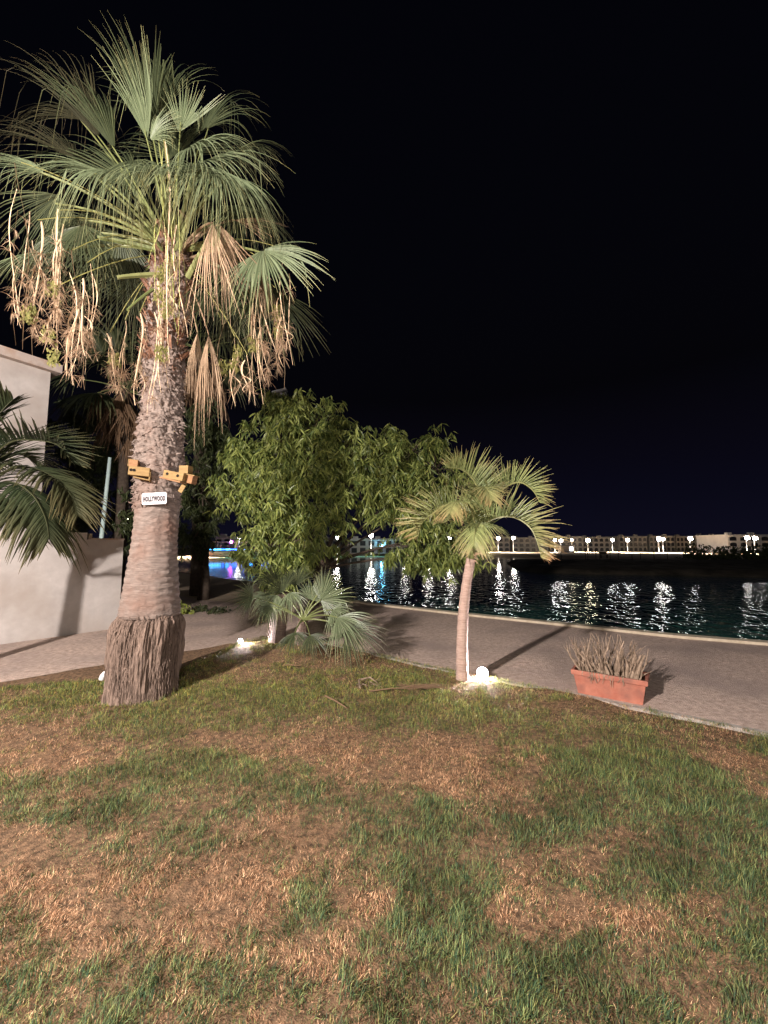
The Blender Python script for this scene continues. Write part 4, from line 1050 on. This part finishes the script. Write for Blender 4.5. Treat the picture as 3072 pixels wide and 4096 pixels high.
# street lamps
def icos(mb,c,r):
    import bmesh as B
    bm=B.new(); B.ops.create_icosphere(bm,subdivisions=1,radius=r); vs=[v.co+Vector(c) for v in bm.verts]; fs=[[v.index for v in f.verts] for f in bm.faces]; bm.free(); mb.add(vs,fs)
protos={}
def street_lamp(px,py,Y,r,kind,label,group='street lamps lit along the far shore'):
    top=dp(px,py,Y); e=empty('street_lamp',(top.x,Y,0),label,'street lamp',group)
    mb=MB(); mb.tube([(top.x,Y,0),(top.x,Y,top.z+.25)],[.13,.08],8); mb.build('pole',M['metal'],e)
    mb=MB(); mb.box((top.x,Y-.25,top.z+r+.08),(r*2.2,.9,.14)); mb.build('lamp_head',M['metal'],e)
    mb=MB(); icos(mb,(top.x,Y-.35,top.z),r*1.35); mb.build('bulb',M[kind],e)
    l=bpy.data.lights.new('down_light','SPOT'); l.energy=40000; l.color=(1,.84,.66); l.shadow_soft_size=.3; l.spot_size=1.95; l.spot_blend=.4
    lo_=bpy.data.objects.new('down_light',l); COL.objects.link(lo_); lo_.location=(top.x,Y-.9,top.z-.2); lo_.rotation_euler=(math.radians(-30),0,0)
ls=[(1485,2142,100,.42,'lampw','white street lamp in front of the two-storey building under the tree'),
(1992,2153,140,.45,'lampw','first lamp right of the young palm trunk, in the frond arch'),(2052,2152,140,.45,'lampw','second lamp seen through the frond arch of the young palm'),
(2218,2160,140,.40,'lampw','left one of the bright lamp pair at the frond tips'),(2242,2161,140,.48,'lampw','right one of the bright lamp pair at the frond tips'),
(2286,2160,150,.36,'lampy','small lamp above the white kiosk'),(2350,2162,140,.58,'lampy','large warm lamp right of the kiosk'),
(2448,2160,150,.40,'lampw','small white lamp between the warm lamp and the tall pole lamp'),(2508,2160,130,.42,'lampw','white lamp on a clearly visible pole above the sand'),
(2633,2156,125,.50,'lampw','brightest white lamp, left one of a close pair'),(2650,2157,130,.36,'lampw','smaller right one of the close lamp pair'),
(2758,2154,115,.45,'lampw','white lamp on the tallest visible pole, above the dark bush'),(2790,2154,150,.28,'lampw','small lamp just right of the tallest pole lamp'),(2824,2154,150,.32,'lampy','small warm lamp above the second dark bush'),
(2984,2151,105,.42,'lampw','left one of the two lamps in front of the bright right building'),(3016,2153,105,.42,'lampw','right one of the two lamps in front of the bright right building'),
(1618,2150,120,.42,'lampw','lamp hidden behind the right lobe of the tree'),(1712,2152,130,.42,'lampw','lamp behind the tree, second from the young palm'),(1797,2152,130,.45,'lampw','lamp behind the tree, next to the young palm'),
(1350,2150,100,.32,'lampw','lamp behind the tree trunk'),(815,2166,86,.22,'lampy','small warm lamp at the left end of the blue-lit terrace'),(957,2156,88,.24,'lampw','small white lamp above the blue-lit terrace')]
for a in ls: street_lamp(*a)
# blue doorway lamp
c=dp(1527,2180,111.2); e=empty('wall_lamp',c,'cyan glowing lamp on the doorway of the two-storey building','lamp')
mb=MB(); icos(mb,c,.38); mb.build('globe',M['lampc'],e); mb=MB(); mb.box(c+Vector((0,.45,.45)),(.5,.7,.1)); mb.build('bracket',M['metal'],e)
# blue-lit terrace on the left shore
Yt=87; x0=fx(812,Yt); x1=fx(1090,Yt); zl=dp(0,2198,Yt).z
e=empty('terrace',((x0+x1)/2,Yt,0),'waterside restaurant terrace with a string of blue rail lights','terrace')
M['deck']=pmat('deck_wall',(.12,.07,.06),(.20,.13,.11),.6,.9,0)
mb=MB(); mb.box(((x0+x1)/2,Yt+4,zl/2-.35),(x1-x0,8,zl-.1)); mb.build('deck',M['deck'],e)
mb=MB(); mb.box(((x0+x1)/2,Yt+5,zl+1.6),(x1-x0-1,5,.25))
for k in range(8): mb.tube([(x0+1+(x1-x0-2)*k/7,Yt+2.7,zl-.3),(x0+1+(x1-x0-2)*k/7,Yt+2.7,zl+1.5)],[.1,.1],6)
mb.build('canopy',M['deck'],e)
segs=[(812,820,'ledc'),(834,890,'ledc'),(893,902,'led'),(906,920,'ledc'),(922,952,'led'),(970,982,'led'),(1003,1014,'ledc'),(1050,1062,'led'),(1067,1078,'led')]
for a,b,m_ in segs:
    mb=MB(); mb.box(((fx(a,Yt)+fx(b,Yt))/2,Yt-.1,zl),(fx(b,Yt)-fx(a,Yt),.08,.26)); mb.build('light_strip',M[m_],e)
mb=MB(); icos(mb,dp(925,2168,Yt+1),.32); mb.build('purple_lamp',M['lampp'],e)
# blue pillar lights at the foot of the terrace wall, giving the blue columns in the water
mb=MB(); mb.box((x0-.0,Yt+8.2,1.6),(.3,.3,3)); mb.build('corner_post',M['white'],e)
# bushes and fence posts on the spit
def farbush(px,py,Y,r,h,label,mt='darkleaf'):
    c=dp(px,py,Y); b=Vector((c.x,Y,.0)); e=empty('bush',b,label,'bush','dark bushes on the far side'); mb=MB()
    for k in range(260):
        d=Vector((random.gauss(0,.45),random.gauss(0,.45),abs(random.gauss(0,.5)))); leafcluster(mb,b+Vector((d.x*r,d.y*r,.1+min(d.z,1.1)*h)),4,.35,.13)
    mb.build('foliage',M[mt],e)
    mb=MB(); mb.tube([b,b+UP*h*.6],[.12,.05],6); mb.build('trunk',M['bark3'],e)
farbush(2790,2230,58,2.1,1.9,'round dark bush left of the bright gap on the spit')
farbush(2905,2230,56,1.6,1.6,'middle dark bush on the spit')
farbush(3010,2228,54,1.8,1.6,'dark bush at the right edge of the spit')
farbush(3090,2225,54,2.0,1.8,'dark bush cut by the right edge of the picture')
for k,px in enumerate([2240,2337,2346,2378,2394,2436,2467,2522,2556,2610,2663]):
    Yb=52+rnd(-3,3); x=fx(px,Yb); top=dp(px,2207 if k%3 else 2200,Yb).z
    mb=MB(); mb.tube([(x,Yb,.1),(x+rnd(-.05,.05),Yb,top)],[.045,.035],6)
    o=mb.build('fence_post',M['bark3']); tag(o,['leftmost','second','third','fourth','fifth','sixth','seventh','eighth','ninth','tenth','last'][k]+' from the left of the thin dark posts standing on the grassy spit','post','thin posts along the spit')
Yb=50; x=fx(2411,Yb); e=empty('bench',(x,Yb,.4),'small dark bench on top of the grassy spit','bench')
mb=MB(); mb.box((x,Yb,.78),(.9,.4,.06)); mb.build('seat',M['bark3'],e)
mb=MB(); mb.box((x,Yb+.2,1.0),(.9,.05,.3)); mb.build('backrest',M['bark3'],e)
for s in(-1,1): mb=MB(); mb.box((x+s*.38,Yb,.56),(.06,.36,.38)); mb.build('leg',M['bark3'],e)
print('done')
